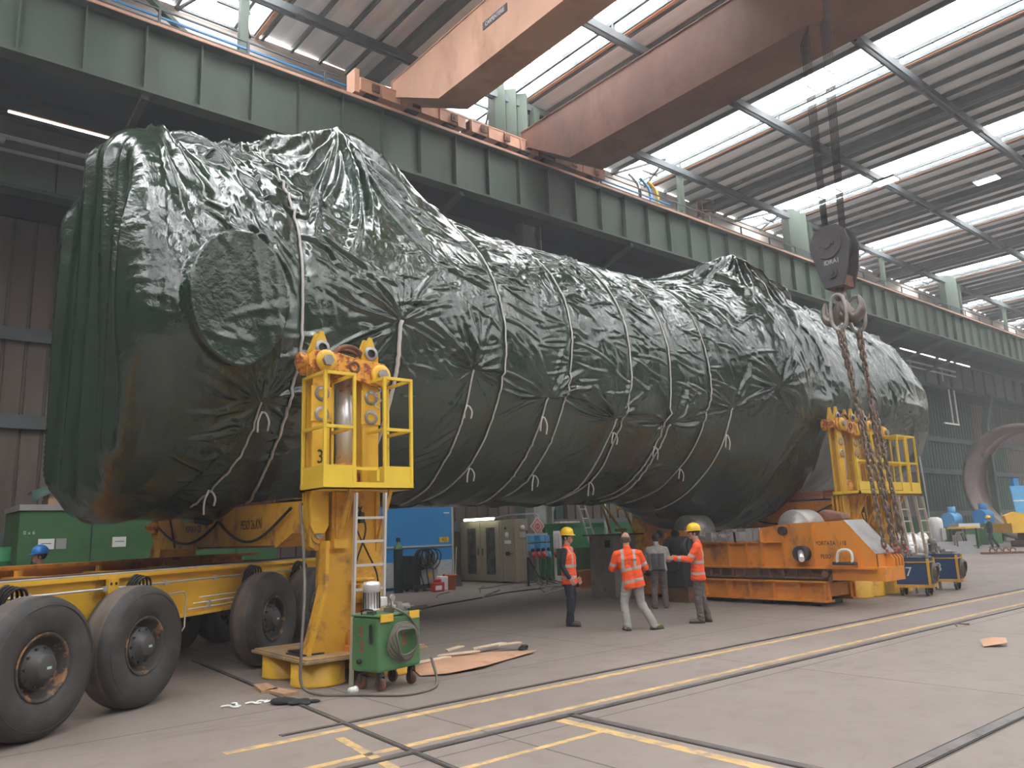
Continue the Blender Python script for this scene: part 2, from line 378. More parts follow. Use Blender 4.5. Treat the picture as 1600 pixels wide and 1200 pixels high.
# pipes with supports on the lower girder
g = G(); g.tube(smooth_pts([(-3, 22.1, 11.9), (1.55, 22.1, 11.95), (1.75, 22.1, 12.05), (2.0, 22.1, 12.1), (2.3, 22.1, 12.1), (60, 22.1, 12.1)], 4), .07)
g.tube([(1.7, 22.1, 11.75), (60, 22.1, 11.75)], .06); g.tube([(1.72, 22.1, 12.05), (1.66, 22.1, 11.5), (1.66, 22.1, 10.5)], .06)
for k in range(12): g.bar((3.8+4.9*k, 22.1, 11.2), (3.8+4.9*k, 22.1, 12.2), .09)
tag(g.build('pipe_run', M['galv']), 'pair of grey pipes on brackets along the lower green girder', 'pipe')
# columns, posts and braces
def column(x, label):
    o = thing('column_head', label, 'column', (x, 19, 0), 0, 'column heads on the girder')
    g = G()
    for k, xx in enumerate((-.62, -.1, .42)): g.prism([(xx-.25, .5), (xx, .25), (xx+.25, .5), (xx+.25, .9), (xx-.25, .9)], 14.5, 17.4, 'z')
    g.build('upper_casing', M['green_beam'], o)
    g = G().bar((.9, .4, 14.5), (.9, .4, 17), .26, .26); g.build('upper_post', M['green_beam'], o)
for x in (-1.0, 16.75, 35.6, 54.2, 73): column(x, 'green steel column head with a fluted casing standing on the girder')
for x in (-2, 20.3, 43.0):
    o = thing('aisle_column', 'tall grey steel column carrying the lower girder near the back wall', 'column', (x, 22.95, 0), 0, 'columns carrying the lower girder')
    G().box(-.5, -.44, -.2, .3, 0, 14.3).box(.44, .5, -.2, .3, 0, 14.3).box(-.44, .44, .0, .06, 0, 14.3).box(-.44,.1,-.2,-.17,0,10.9).build('shaft', M['grey_primer'], o)
    G().box(-.8, .8, -.3, .4, 0, .06).build('foot_plate', M['grey_primer'], o); G().bar((1.7, .1, 4.6), (.5, .1, 2.4), .22, .2).build('brace', M['grey_primer'], o)
for x in (7.0, 26.3, 44.9, 64.0):
    g = G().bar((x, 19.65, 14.45), (x, 19.65, 17), .24, .2)
    tag(g.build('roof_post', M['green_beam']), 'slim green steel post standing on the girder under the roof', 'post', 'posts between girder and roof')
tag(G().bar((3.0, 19.9, 17.1), (6.6, 19.9, 14.5), .2, .12).build('diagonal_brace', M['green_beam']), 'green diagonal brace dropping from roof to girder left of a post', 'brace')
for x in (4.4, 9.2, 13.9, 22.0, 26.5, 31, 37, 41.5, 46, 50.5, 55):
    tag(G().bar((x, 18.9, 12.53), (x-.15, 22.1, 11.55), .16, .16).build('knee_brace', M['green_beam']), 'sloping green brace from the main girder back to the lower girder', 'brace', 'knee braces between the two girders')
o = thing('aisle_column', 'green column of the back wall with a bent bracket at its head', 'column', (64.5, 22.2, 0))
G().bar((0, 0, 0), (0, 0, 8.6), .45, .4).build('shaft', M['green_beam'], o); G().bar((0, 0, 8.5), (1.6, 0, 10.6), .4, .4).bar((1.6, 0, 10.4), (1.6, 0, 11), .4, .4).build('bracket', M['green_beam'], o)
# cage ladder and coloured pipes on the walkway
o = thing('caged_ladder', 'dark caged ladder on the walkway in front of the roof', 'ladder', (28.9, 20.6, 14.5))
g = G().bar((-.2,0,0), (-.2,0,2.2), .05).bar((.2,0,0), (.2,0,2.2), .05)
for k in range(8): g.bar((-.2,0,.2+k*.27), (.2,0,.2+k*.27), .03)
g.build('rungs', M['rust'], o)
g = G()
for z in (1.5, 2.0): g.tube([(.4*math.cos(a), -.35-.35*math.sin(a), z) for a in np.linspace(0, 2*PI, 14)], .025, 5)
g.build('cage', M['rust'], o)
for x, mm, lab in ((24.2, 'galv', 'grey pipe'), (24.9, 'light_blue', 'blue pipe'), (25.4, 'yellow', 'yellow pipe')):
    tag(G().tube(smooth_pts([(x, 20.2, 14.5), (x, 20.2, 15.9), (x-.1, 20.3, 16.3), (x-.5, 20.3, 16.5)], 4), .06).build('riser_pipe', M[mm]), lab+' rising from the walkway beside the slim post', 'pipe')
# sodium lamps under the roof
for x, y in ((33.9, 14.2), (37.6, 11.4), (47.3, 12.2), (60, 14)):
    o = thing('roof_lamp', 'small lit lamp hanging under the roof by a glazed strip', 'lamp', (x, y, 16.6), 0, 'lamps hanging under the roof')
    G().box(-.3, .3, -.5, .5, 0, .1).build('housing', M['roof_steel'], o); G().box(-.26, .26, -.46, .46, -.03, 0).build('lens', M['tube_glow'], o)

# ---- floor rails and painted lines (directions of the hall)
def floor_rail(a, b, label, grp, w=.07):
    a = Vector(a); b = Vector(b); d = (b-a).normalized(); n = Vector((-d.y, d.x, 0))
    o = thing('floor_rail', label, 'rail', (0,0,0), 0, grp)
    g = G()
    for s in (-1, 1):
        p, q = a+n*s*(w*.5+.012), b+n*s*(w*.5+.012); g.bar(p+Vector((0,0,.001)), q+Vector((0,0,.001)), .014, .012)
    g.build('groove', M['groove'], o); G().bar(a+Vector((0,0,.002)), b+Vector((0,0,.002)), w, .016).build('rail_head', M['rail'], o)
A1 = Vector((2.2,7.45,0)); 
floor_rail((1.8,5.98,0), (70,5.98,0), 'steel rail sunk in the floor, middle one running lengthwise', None)
floor_rail((3.2,7.38,0), (70,7.38,0), 'steel rail sunk in the floor, the lengthwise one nearest the vessel', None, .04)
floor_rail((5.2,2.93,0), (40,2.93,0), 'worn shiny rail in the floor at the lower right corner', None, .1)
floor_rail((3.72,5.2,0), (4.72,26,0) if False else (4.2,13,0), 'dark rail groove crossing the floor past the lifting tower base', None, .03)
floor_rail((5.58,5.98,0), (5.58,2.2,0), 'steel rail in the floor running towards the camera', None)
def floor_line(a, b, w, label):
    g = G().bar((*a, .0005), (*b, .0005), w, .003, (0,0,1)); tag(g.build('painted_floor_line', M['line_yellow']), label, 'floor marking')
floor_line((2.6,7.16), (70,7.16), .11, 'worn yellow line on the floor along the rail nearest the vessel')
floor_line((2.2,6.2), (70,6.2), .09, 'worn yellow line on the floor along the middle rail')
floor_line((5.36,5.9), (5.36,2.4), .12, 'worn yellow line on the floor beside the rail towards the camera')
floor_line((3.55,6.9), (3.35,5.2), .09, 'short worn yellow line on the floor near the left rail crossing')
floor_line((2.8,5.3), (5.3,5.3), .07, 'faint yellow line on the floor at the bottom of the view')
# ================================================================== the wrapped vessel
VY, VZ = 13.6, 5.3
rng = np.random.RandomState(3); PT = rng.rand(512, 512)
def vn(x, y, sd=0):
    x = np.asarray(x)+sd*37.3; y = np.asarray(y)+sd*11.7
    xi = np.floor(x).astype(int); yi = np.floor(y).astype(int); fx = x-xi; fy = y-yi
    fx = fx*fx*fx*(fx*(fx*6-15)+10); fy = fy*fy*fy*(fy*(fy*6-15)+10)
    h = lambda i, j: PT[i % 512, j % 512]
    return (h(xi,yi)*(1-fx)+h(xi+1,yi)*fx)*(1-fy)+(h(xi,yi+1)*(1-fx)+h(xi+1,yi+1)*fx)*fy
def ridg(x, y, sd=0): return 1-np.abs(2*vn(x, y, sd)-1)*1.6
def sst(a, b, x):
    t = np.clip((x-a)/(b-a), 0, 1); return t*t*(3-2*t)
EYE = [(4.3,119.2), (6.52,91.2), (8.07,103.5), (9.92,110.2), (11.92,115.7), (13.66,116.0), (15.62,105.5), (16.9,94.0)]
WRAPS = [8.75, 10.45, 12.2, 13.5, 14.85]
def hem(x): # angle of the upper sheet's scalloped lower edge
    xs = [e[0] for e in EYE]; ys = [e[1] for e in EYE]
    base = np.interp(x, xs, ys); sag = np.zeros_like(base)
    for i in range(len(xs)-1):
        t = (x-xs[i])/(xs[i+1]-xs[i]); k = (t > 0) & (t < 1); sag = np.where(k, np.sin(np.clip(t,0,1)*PI)*3.2, sag)
    return base-sag
def hull(R, rho, phi, th):
    rho = np.maximum(rho, R+1e-3); al = np.arccos(np.clip(R/rho, -1, 1)); d = np.abs(th-phi)
    return np.where(d < al, R/np.cos(al-d), R)
def fan(x, a, x0, a0, n, amp, reach, ph, lo=None):
    dx = x-x0; da = a-a0; r = np.hypot(dx, da); psi = np.arctan2(da, dx)
    w = np.minimum(r/.25, 1)*np.exp(-(r/reach)**2)*np.minimum(r*1.2, 1)
    q = psi*n/(2*PI)
    return amp*w*(ridg(q*1.7+ph, r*.35+ph, 5)-.45)
FOLDS = []                      # straight pulled folds: x, arc, direction, length, half width at start and end, height
frng = random.Random(11)
def fold(x, deg, psi, L, w0, w1, A): FOLDS.append((x, rad(deg)*3.0, psi, L, w0, w1, A))
U = frng.uniform
for i, (ex, ed) in enumerate(EYE):                       # gathered at every eyelet of the hem
    for k in range(15):
        psi = -PI/2+U(-1.45, 1.45); fold(ex, ed, psi, U(.5, 1.7), .012, U(.05, .13), U(.03, .075))
    for k in range(7): fold(ex, ed, PI/2+U(-1.3, 1.5), U(.5, 1.5), .012, U(.05, .12), U(.015, .04))
    if i:
        px, pd = EYE[i-1]; dx = px-ex; da = rad(pd-ed)*3
        for k in range(3): fold(ex, ed, math.atan2(da, dx)+U(-.16, .1), math.hypot(dx, da)*U(.8, 1), .02, .06, U(.03, .06))
def peakfolds(cx, cd, lo, hi, n, L0, L1, A, w=.20):
    for k in range(n):
        psi = lo+(hi-lo)*(k+U(-.3, .3))/n; fold(cx, cd, psi, U(L0, L1), .015, U(w*.5, w), U(A*.5, A))
peakfolds(6.45, 10.6, -.2, PI+.2, 26, 1.6, 4.2, .20)
peakfolds(18.5, 19.5, -.1, PI+.2, 24, 1.4, 3.6, .17)
peakfolds(3.0, 14, .1, 1.75, 15, 1.5, 3.8, .17, .2)
peakfolds(23.4, 8, .2, 2.8, 15, 1.5, 3.8, .15, .2)
for a_, b_, n in ((7.4,8.75,26), (8.75,10.45,44), (10.45,12.2,46), (12.2,13.5,36), (13.5,14.85,36), (14.85,17,40)):
    for k in range(n):                                   # slack pulled between neighbouring straps
        d = U(-20, 104); s_ = frng.choice((0, 1)); x_ = (a_ if s_ == 0 else b_)+U(-.05, .05); psi = (U(-.2, .75) if s_ == 0 else PI-U(-.55, .45))
        fold(x_, d, psi, U(.5, 1.5), .012, U(.03, .10), U(.025, .065)*(1 if d < 70 else .7))
    for k in range(int(n*.45)):
        fold(U(a_, b_), U(-20, 85), U(-.5, .9), U(.25, .8), .03, U(.02, .06), U(.012, .035))
for k in range(40): fold(U(7.5, 15), U(112, 150), PI-U(.35, .75)-.0, U(.8, 2.4), .03, U(.04, .08), U(.008, .03))
for k in range(30): fold(U(2.9, 5.2), U(20, 75), U(-.1, 1.0), U(.5, 1.8), .03, U(.04, .12), U(.03, .08))
for k in range(26): fold(U(4.5, 8), U(60, 100), U(-.5, .9), U(.4, 1.4), .03, U(.04, .10), U(.02, .06))
for k in range(30): fold(U(4.8, 8.4), U(95, 150), PI-U(-.3, .6), U(.5, 1.8), .03, U(.04, .10), U(.008, .03))
for k in range(30): fold(U(2.9, 4.7), U(100, 165), U(-.6, .5), U(.4, 1.6), .03, U(.05, .12), U(.02, .05))
for k in range(34): fold(U(16.9, 19), U(35, 150), PI/2+U(-.7, .5), U(.5, 2.2), .03, U(.04, .12), U(.015, .05))
for k in range(50): fold(U(19.6, 26), U(20, 120), PI/2+U(-.9, .7), U(.5, 2.0), .03, U(.05, .12), U(.02, .07))
def foldsum(x, a):
    D = np.zeros(x.shape); grid = x.ndim == 2
    for (fx, fa, psi, L, w0, w1, A) in FOLDS:
        cp, sp = math.cos(psi), math.sin(psi); wm = max(w0, w1)*1.2
        xa, xb = sorted((fx, fx+cp*L)); aa, ab = sorted((fa, fa+sp*L))
        if grid:
            i0, i1 = np.searchsorted(x[:, 0], (xa-wm, xb+wm)); j0, j1 = np.searchsorted(a[0, :], (aa-wm, ab+wm))
            if i1 <= i0 or j1 <= j0: continue
            sl = (slice(i0, i1), slice(j0, j1)); X = x[sl]; Aa = a[sl]
        else: X = x; Aa = a
        dx = X-fx; da = Aa-fa; s_ = (dx*cp+da*sp)/L; n_ = -dx*sp+da*cp; n_ = n_-.06*L*np.sin(s_*PI)*(1 if A*1e4 % 2 < 1 else -1)
        w = w0+.02+(w1-w0)*np.clip(s_, 0, 1); env = sst(0, .28, s_)*sst(1.0, .4, s_)*(s_ > 0)
        h = A*env*(np.clip(1-np.abs(n_)/w, 0, 1)**1.25-.2*np.clip(1-np.abs(np.abs(n_)/w-1.05)/.6, 0, 1))
        if grid: D[sl] += h
        else: D = D+h
    return D
def deg_(t_): return t_*180/PI
def SURF(x, th):
    """radius of the tarpaulin about the vessel's axis; th in radians from the top towards the viewer"""
    x = np.asarray(x, float); th = np.asarray(th, float); x, th = np.broadcast_arrays(x, th)
    lip = .3*np.clip(np.sin((deg_(th)-15)/85*PI), 0, 1)*(deg_(th) > 15)*(deg_(th) < 100); x_in = x; x = np.where((x > 18.5) & (x < 21.5), 18.5+np.where(x < 18.9+lip, (x-18.5)*.4/(.4+lip), .4+(x-18.9-lip)*(2.6/(2.6-lip))), x)
    R = np.interp(x, [2.55,2.8,4.7,5.6,9,15.2,16.9,17.3,18.75,18.9,19.0,19.5,22.5,25.0,26.0,26.5], [3.02,3.13,3.12,2.95,2.88,2.88,3.38,3.60,3.68,3.66,3.15,3.06,3.10,3.15,3.05,2.9])
    x = x_in; a = th*3.0; deg = th*180/PI
    def pk(c, H, L1, L2, p1, p2):
        left = x < c; u = np.clip(np.where(left, (c-x)/L1, (x-c)/L2), 0, 1); return H*(1-u)**np.where(left, p1, p2)
    R1 = hull(R, R+pk(6.45, 1.46, 2.5, 3.7, .95, 1.18), rad(10.6), th)
    R2 = hull(R, R+pk(18.45, .60, 1.7, .5, 1.3, .8), rad(19.5), th)
    R3 = hull(R, R+pk(23.2, .62, 3.6, 3.2, .5, 1.5), rad(4), th)
    base = R; R = np.maximum(np.maximum(R1, R2), R3); hang = R-base
    dz = R*np.cos(th)-(-.22); dx = x-3.66
    q = np.hypot(dx/.68, dz/.80)
    face = 3.60/np.maximum(np.sin(th), .5)
    near = np.sin(th) > .5
    lowr = sst(.5, -.9, dz); skirt = lowr*.36*np.exp(-np.clip(q-1, 0, 9)*2.2)+(1-lowr)*.07*np.exp(-np.clip(q-1, 0, 9)*5)
    R = R+skirt*sst(.35, .75, np.sin(th))
    R = np.where(near, R*(1-sst(1.05,.99,q))+np.maximum(face, R)*sst(1.05,.99,q), R)
    disc = sst(1.1,.95,q)*near
    for w in WRAPS: R = R-.06*np.exp(-((x-w)/.13)**2)*(hang < .3)
    R = R-.06*np.exp(-((x-4.75)/.13)**2)*(1-disc)
    soft = 1-.75*disc
    D = .05*(vn(x*.8, a*.8, 1)-.5)+.035*(vn(x*2.1+a*.5, a*1.7, 2)-.5)
    D = D+foldsum(x, a)
    cr = sst(.45,.75, vn(x*.8, a*.7, 31)); wx = x+.3*vn(x*1.3, a*1.3, 32); wa = a+.3*vn(x*1.3, a*1.3, 33)
    D = D+(.020*cr*(ridg(wx*3.1+wa*1.3, wa*2.6-wx*1.0, 9)-.5)+.010*(ridg(wx*6.3-wa*2.5, wa*4.8+wx*2.2, 10)-.5))*sst(150,85,np.abs(deg))
    D = D*soft+disc*.025*(ridg((x-3.7)*4+dz*.5, dz*.5, 12)-.5)
    h = hem(x); band = (x > 4.3) & (x < 17.2)
    D = D+np.where(band, .05*sst(h+.4, h-.4, deg), 0)
    edge = np.interp(deg, [-180,-60,20,45,70,95,118,180], [2.9,2.9,2.95,2.85,3.05,3.45,4.3,3.0])
    D = D+.07*sst(edge+.04, edge-.03, x)*(1-disc)
    D = D+sst(17.6,18.6,x)*sst(19.05,18.8,x)*.06*(ridg(a*1.9, x*.2, 13)-.5)+sst(23,25.5,x)*.10*(ridg(a*1.3, x*.3, 14)-.5)
    D = D+.05*sst(120, 165, np.abs(deg))*(ridg(x*1.1+a*.2, a*.5, 15)-.3)
    return R+D
def vpts(xs, ths, off=0.0):
    xs = np.asarray(xs, float); ths = np.asarray(ths, float); R = SURF(xs, ths)+off
    return [Vector((a_, VY-r_*math.sin(t_), VZ+r_*math.cos(t_))) for a_, t_, r_ in zip(np.broadcast_to(xs, R.shape), ths, R)]
def vpt(x, th, off=0.0):
    R = float(SURF(x, th))+off; return Vector((x, VY-R*math.sin(th), VZ+R*math.cos(th)))
m, t, b = nt('green_tarpaulin')
v = coords(t)
na = noise(t, 3.2, 6, .62, coords(t, (1.5,.8,.8)), .9); nb = noise(t, 10, 4, .55, coords(t, (1,.8,1.2)), .6); nc = noise(t, .35, 3, .5, v)
ww = t.nodes.new('ShaderNodeTexVoronoi'); ww.feature = 'DISTANCE_TO_EDGE'; ww.inputs['Scale'].default_value = 3.4
mpv = noise(t, 1.6, 3, .6, v); addv = t.nodes.new('ShaderNodeVectorMath'); addv.operation = 'ADD'; t.links.new(v, addv.inputs[0]); t.links.new(mpv.outputs['Color'], addv.inputs[1]); t.links.new(addv.outputs[0], ww.inputs['Vector'])
c = mix(t, ramp(t, nc.outputs[0], .35, .7), (.008,.028,.015), (.013,.038,.021))
dust = noise(t, 1.1, 7, .7, v); c = mix(t, ramp(t, dust.outputs[0], .62, .85), c, (.03,.05,.038))
t.links.new(c, b.inputs['Base Color']); b.inputs['Specular IOR Level'].default_value = 1.0; b.inputs['Coat Weight'].default_value = 0; b.inputs['IOR'].default_value = 1.56; b.inputs['Coat Roughness'].default_value = .35
rr = t.nodes.new('ShaderNodeMapRange'); rr.inputs['To Min'].default_value = .07; rr.inputs['To Max'].default_value = .21; t.links.new(dust.outputs[0], rr.inputs[0]); t.links.new(rr.outputs[0], b.inputs['Roughness'])
s = t.nodes.new('ShaderNodeMath'); s.operation = 'MULTIPLY_ADD'; s.inputs[1].default_value = .35; t.links.new(nb.outputs[0], s.inputs[0]); t.links.new(na.outputs[0], s.inputs[2])
s2 = t.nodes.new('ShaderNodeMath'); s2.operation = 'MULTIPLY_ADD'; s2.inputs[1].default_value = .28; t.links.new(ww.outputs[0], s2.inputs[0]); t.links.new(s.outputs[0], s2.inputs[2])
bump(t, b, s2.outputs[0], .30, .05)
M['tarp'] = m
def grid_mesh(name, P, mat, parent, closed_v=True):
    nu, nv = P.shape[:2]; me = bpy.data.meshes.new(name); V = P.reshape(-1, 3)
    i = np.arange(nu-1)[:, None]; j = np.arange(nv if closed_v else nv-1)[None, :]; j2 = (j+1) % nv
    F = np.stack([i*nv+j+0*i, (i+1)*nv+j, (i+1)*nv+j2, i*nv+j2+0*i], -1).reshape(-1, 4)
    me.vertices.add(len(V)); me.vertices.foreach_set('co', V.astype(np.float32).ravel())
    me.loops.add(F.size); me.loops.foreach_set('vertex_index', F.astype(np.int32).ravel())
    me.polygons.add(len(F)); me.polygons.foreach_set('loop_start', np.arange(0, F.size, 4, dtype=np.int32))
    me.polygons.foreach_set('use_smooth', np.ones(len(F), bool))
    me.update(calc_edges=True); me.validate(); me.materials.append(mat)
    o = bpy.data.objects.new(name, me); COL.objects.link(o); o.parent = parent; return o
ves = thing('wrapped_vessel', 'huge horizontal cylindrical vessel wrapped in shiny dark green tarpaulin tied with white straps', 'wrapped cylinder')
TH = np.concatenate([np.linspace(-180, -40, 110, endpoint=False), np.linspace(-40, 180, 520, endpoint=False)])*PI/180
XS = np.linspace(2.72, 26.2, 1000)
A, B_ = np.meshgrid(XS, TH, indexing='ij'); Rr = SURF(A, B_)
# rounded left cap rings (pleated sheet hanging over the end) and the far cap
def cap(xe, sgn, n, rim):
    out = []
    for k in range(n):
        s_ = k/(n-1)                                   # 0 centre .. 1 rim
        q = s_*1.0; Rk = SURF(np.full_like(TH, rim), TH)*q*(1 if k < n-1 else 1)
        xo = xe+sgn*(.0+.35*(1-math.sqrt(max(0, 1-max(0, (q-.86)/.14)**2))))
        y = -Rk*np.sin(TH); z = Rk*np.cos(TH)
        pleat = .26*(ridg(y*1.25+.2*vn(y, z*.2, 21), z*.05+3, 22)-.5)+.09*(ridg(y*3.4, z*.10, 23)-.5)+.03*(vn(y*1.2, z*.6, 24)-.5)
        fade = sst(1.0, .82, np.array(q))
        xx = xo-sgn*pleat*(.12+.88*fade)
        out.append(np.stack([xx+0*y, VY+y, VZ+z], -1))
    return np.array(out)
side = np.stack([A, VY-Rr*np.sin(B_), VZ+Rr*np.cos(B_)], -1)
capL = cap(2.42, 1, 110, 2.72); capR = cap(26.5, -1, 40, 26.2)[::-1]
grid_mesh('tarpaulin', np.concatenate([capL[:-1], side, capR[1:]]), M['tarp'], ves)
def cord(pts, w, name='strap', fl=.35):
    g = G(); P = [Vector(p) for p in pts]
    g.tube(P, w/2, 6); return g.build(name, M['strap'], ves)
for xw in WRAPS:
    tt = np.linspace(rad(-60), rad(178), 150); cord(vpts(xw+.05*np.sin(tt*3+xw), tt, .02), .034)
tt = np.linspace(rad(-60), rad(175), 150); cord(vpts(4.75+0*tt, tt, .024), .045)
def cordpath(ctrl, w=.032, n=60):   # control points (x, degrees) over the surface
    xs = [c_[0] for c_ in ctrl]; ds = [c_[1] for c_ in ctrl]
    dd = np.linspace(ds[0], ds[-1], n); xx = np.interp(dd, ds, xs)
    k = np.ones(9)/9; xx = np.concatenate([xx[:4], np.convolve(xx, k, 'valid'), xx[-4:]])
    return cord(vpts(xx, dd*PI/180, .024), w)
cordpath([(6.52,91), (6.5,120), (6.55,150), (6.6,172)], .075)
for i in range(2, 7): cordpath([EYE[i], (EYE[i][0]-.02, EYE[i][1]+20), (EYE[i][0]+.05, 174)], .034)
cordpath([EYE[0], (4.25,135), (3.9,160)], .034)
def tail(x, d, n=2):                # knotted loose ends hanging from a strap
    for k in range(n):
        p = vpt(x, rad(d), .03); l = .22+.14*random.random(); sx = (k-.5)*.16
        cord(smooth_pts([p, p+Vector((sx*.4, -.05, -.02)), p+Vector((sx, -.06, -l*.5)), p+Vector((sx*.9, -.03, -l))], 4), .03, 'strap_tail')
for x, d in ((8.75,143), (10.45,146), (12.2,150), (13.5,128), (14.85,140), (8.05,116), (9.9,118), (11.95,122), (15.6,118), (4.35,122), (4.0,150)): tail(x, d)
# ================================================================== lifting towers
M['base_worn'] = paint('worn_base_plate', (.42,.27,.11), .6, wear=(.26,.19,.14), wa=.45, wb=.6, ws=4)
def ring_pts(c, r, axis='y', n=16, a0=0, a1=2*PI):
    out = []
    for a in np.linspace(a0, a1, n):
        u, w = r*math.cos(a), r*math.sin(a)
        out.append({'y': (c[0]+u, c[1], c[2]+w), 'x': (c[0], c[1]+u, c[2]+w), 'z': (c[0]+u, c[1]+w, c[2])}[axis])
    return out
def make_tower(label, ox, oy, number='3', wbase=1.75, extra=False, rz=0, dh=0.0):
    o = thing('lifting_tower', label, 'lifting tower', (ox, oy, 0), rz)
    for cx, cy in ((.36,.40), (.36,1.30), (wbase-.36,.40), (wbase-.36,1.30)):
        G().lathe([(0,.0),(.33,0),(.345,.01),(.335,.03),(.335,.3+dh),(0,.3+dh)], (cx,cy,0), n=36).build('support_drum', M['yellow'], o)
    G().box(0, wbase, 0, 1.7, .30+dh, .335+dh).box(.03, wbase-.03, .03, 1.67, .335+dh, .355+dh).build('base_plate', M['base_worn'], o, .006)
    if not dh: G().box(.08,.42,.35,.75,.355,.372).box(.15,.5,.5,.85,.372,.386).build('rubber_mat', M['black'], o)
    # column with flared front gusset
    g = G().prism([(.20,.355),(1.42,.355),(1.36,.62),(1.32,1.0),(1.30,1.74),(.44,1.74),(.43,1.2),(.33,.80)], .40, .43, 'y')
    g.bar((.20,.42,.355),(.33,.42,.80), .05,.2,(0,1,0)).bar((.33,.42,.80),(.43,.42,1.2), .05,.2,(0,1,0)).bar((.43,.42,1.2),(.44,.42,1.76), .05,.2,(0,1,0))
    g.box(.55,1.25,.43,.90,.355,2.4)
    g.build('column', M['yellow_worn'], o)
    G().box(.98,1.02,.2,.40,.355,1.1).box(.7,1.2,.22,.40,.355,.42).box(.75,1.15,.25,.36,.42,.62).build('gusset', M['orange_worn'], o)
    G().cyl((.95,.3,.95),(.95,.3,1.22),.12,n=18).cyl((.95,.3,1.22),(.95,.3,1.26),.14,n=18).box(.78,1.12,.22,.38,1.18,1.2).build('valve_body', M['yellow_worn'], o)
    G().lathe([(0,2.38),(.22,2.38),(.22,2.70),(.19,2.72),(.19,2.80),(0,2.80)], (.87,.72,0), n=28).build('cylinder_barrel', M['rusty_yellow'], o)
    G().cyl((.87,.72,2.75),(.87,.72,4.02),.125,n=32).build('piston', M['chrome'], o)
    # tall link plates with pin holes
    for s, xc, zb in ((0,.38,1.86), (1,1.13,2.1)):
        p = G(); w = .125
        prof = [(xc-w, zb+.1), (xc-w*.6, zb), (xc+w*.6, zb), (xc+w, zb+.1), (xc+w, 4.33), (xc+w*.75, 4.40), (xc+.02, 4.60), (xc-.02, 4.60), (xc-w*.75, 4.40), (xc-w, 4.33)]
        for y0 in (.44, .60): p.prism(prof, y0, y0+.05, 'y')
        pl = p.build('link_plate', M['yellow'], o)
        for z in (4.36, 3.72, 3.44):
            hg = G().lathe([(.055,0),(.10,0),(.105,.012),(.105,.028),(.06,.03)], (xc,.44,z), (0,-1,0), 22); hg.build('eye_collar', M['bare_steel'], pl)
            G().cyl((xc,.438,z),(xc,.428,z),.058,n=20).build('pin_hole', M['black'], pl)
        q = G().prism([(xc-.15,3.34),(xc+.15,3.34),(xc+.15,3.82),(xc-.15,3.82)], .425, .44, 'y').build('reinforcing_plate', M['yellow'], pl)
    if number: text(number, .26, M['marking_black'], o, (.37,.436,2.86), FACE_NEGY, sx=.8)
    if number: text(number, .26, M['marking_black'], o, (.37,.385,.92), (rad(90), rad(12), 0), sx=.8)
    # head beam
    g = G().prism([(.16,4.10),(.22,4.02),(.60,3.99),(1.30,3.86),(1.38,3.92),(1.40,4.12),(1.32,4.22),(.95,4.24),(.60,4.30),(.24,4.30),(.16,4.22)], .36, .43, 'y')
    g.prism([(.16,4.10),(.22,4.02),(.60,3.99),(1.30,3.86),(1.38,3.92),(1.40,4.12),(1.32,4.22),(.95,4.24),(.60,4.30),(.24,4.30),(.16,4.22)], .70, .78, 'y').box(.3,1.3,.43,.7,4.02,4.1)
    hb = g.build('head_beam', M['rusty_yellow'], o, .01)
    G().tube([(.58+.24*(1-math.cos(a)), .5, 4.22+.22*math.sin(a)) for a in np.linspace(0, PI, 14)], .035, 8).build('lifting_eye', M['rust'], hb)
    G().tube([(.55+.28*(1-math.cos(a)), .62, 4.24+.17*math.sin(a)) for a in np.linspace(0, PI, 14)], .03, 8).build('lifting_eye', M['rust'], hb)
    for x, z in ((.40,4.16), (1.24,4.04)):
        G().lathe([(0,.0),(.15,0),(.155,.03),(.11,.05),(0,.05)], (x,.36,z), (0,-1,0), 22).build('pin_boss', M['yellow'], hb)
        G().cyl((x,.31,z),(x,.25,z),.078,n=6).build('head_pin', M['bare_steel'], hb)
    G().tube(ring_pts((.83,.355,4.12), .07, 'y', 14), .02, 6).build('stamp_ring', M['rust'], hb)
    G().cyl((.06,.5,4.16),(.16,.5,4.16),.11,n=18).build('side_boss', M['rusty_yellow'], hb)
    # link hook that carries the crossbeam
    for y0 in (.52,.72):
        G().prism([(.28,1.7),(.36,1.64),(.44,1.64),(.5,1.72),(.5,2.4),(.28,2.4)], y0, y0+.05, 'y').cyl((.39,y0-.03,1.82),(.39,y0,1.82),.09,n=18).build('hanger_plate', M['yellow_worn'], o)
    G().cyl((.39,.46,1.84),(.39,.80,1.84),.05,n=14).build('hanger_pin', M['bare_steel'], o)
    # platform, toe boards and guard cages
    xe = 2.15 if extra else 1.55
    g = G().box(.20, xe, -.02, .68, 2.41, 2.43)
    for y in (-.02,.66): g.box(.20, xe, y, y+.02, 2.41, 2.50)
    for x in (.20, xe-.02): g.box(x, x+.02, -.02, .68, 2.41, 2.50)
    g.build('platform', M['yellow_bright'], o)
    g = G()
    for k in range(int((xe-.24)/.04)): g.box(.23+k*.04,.236+k*.04,0,.66,2.46,2.485)
    for k in range(10): g.box(.22, xe-.02, .02+k*.065,.026+k*.065,2.46,2.485)
    g.build('grating', M['galv'], o)
    boxes = ([] if dh else [(.22,.64)]) + [(1.10,1.52)] + ([(1.62,2.10)] if extra else [])
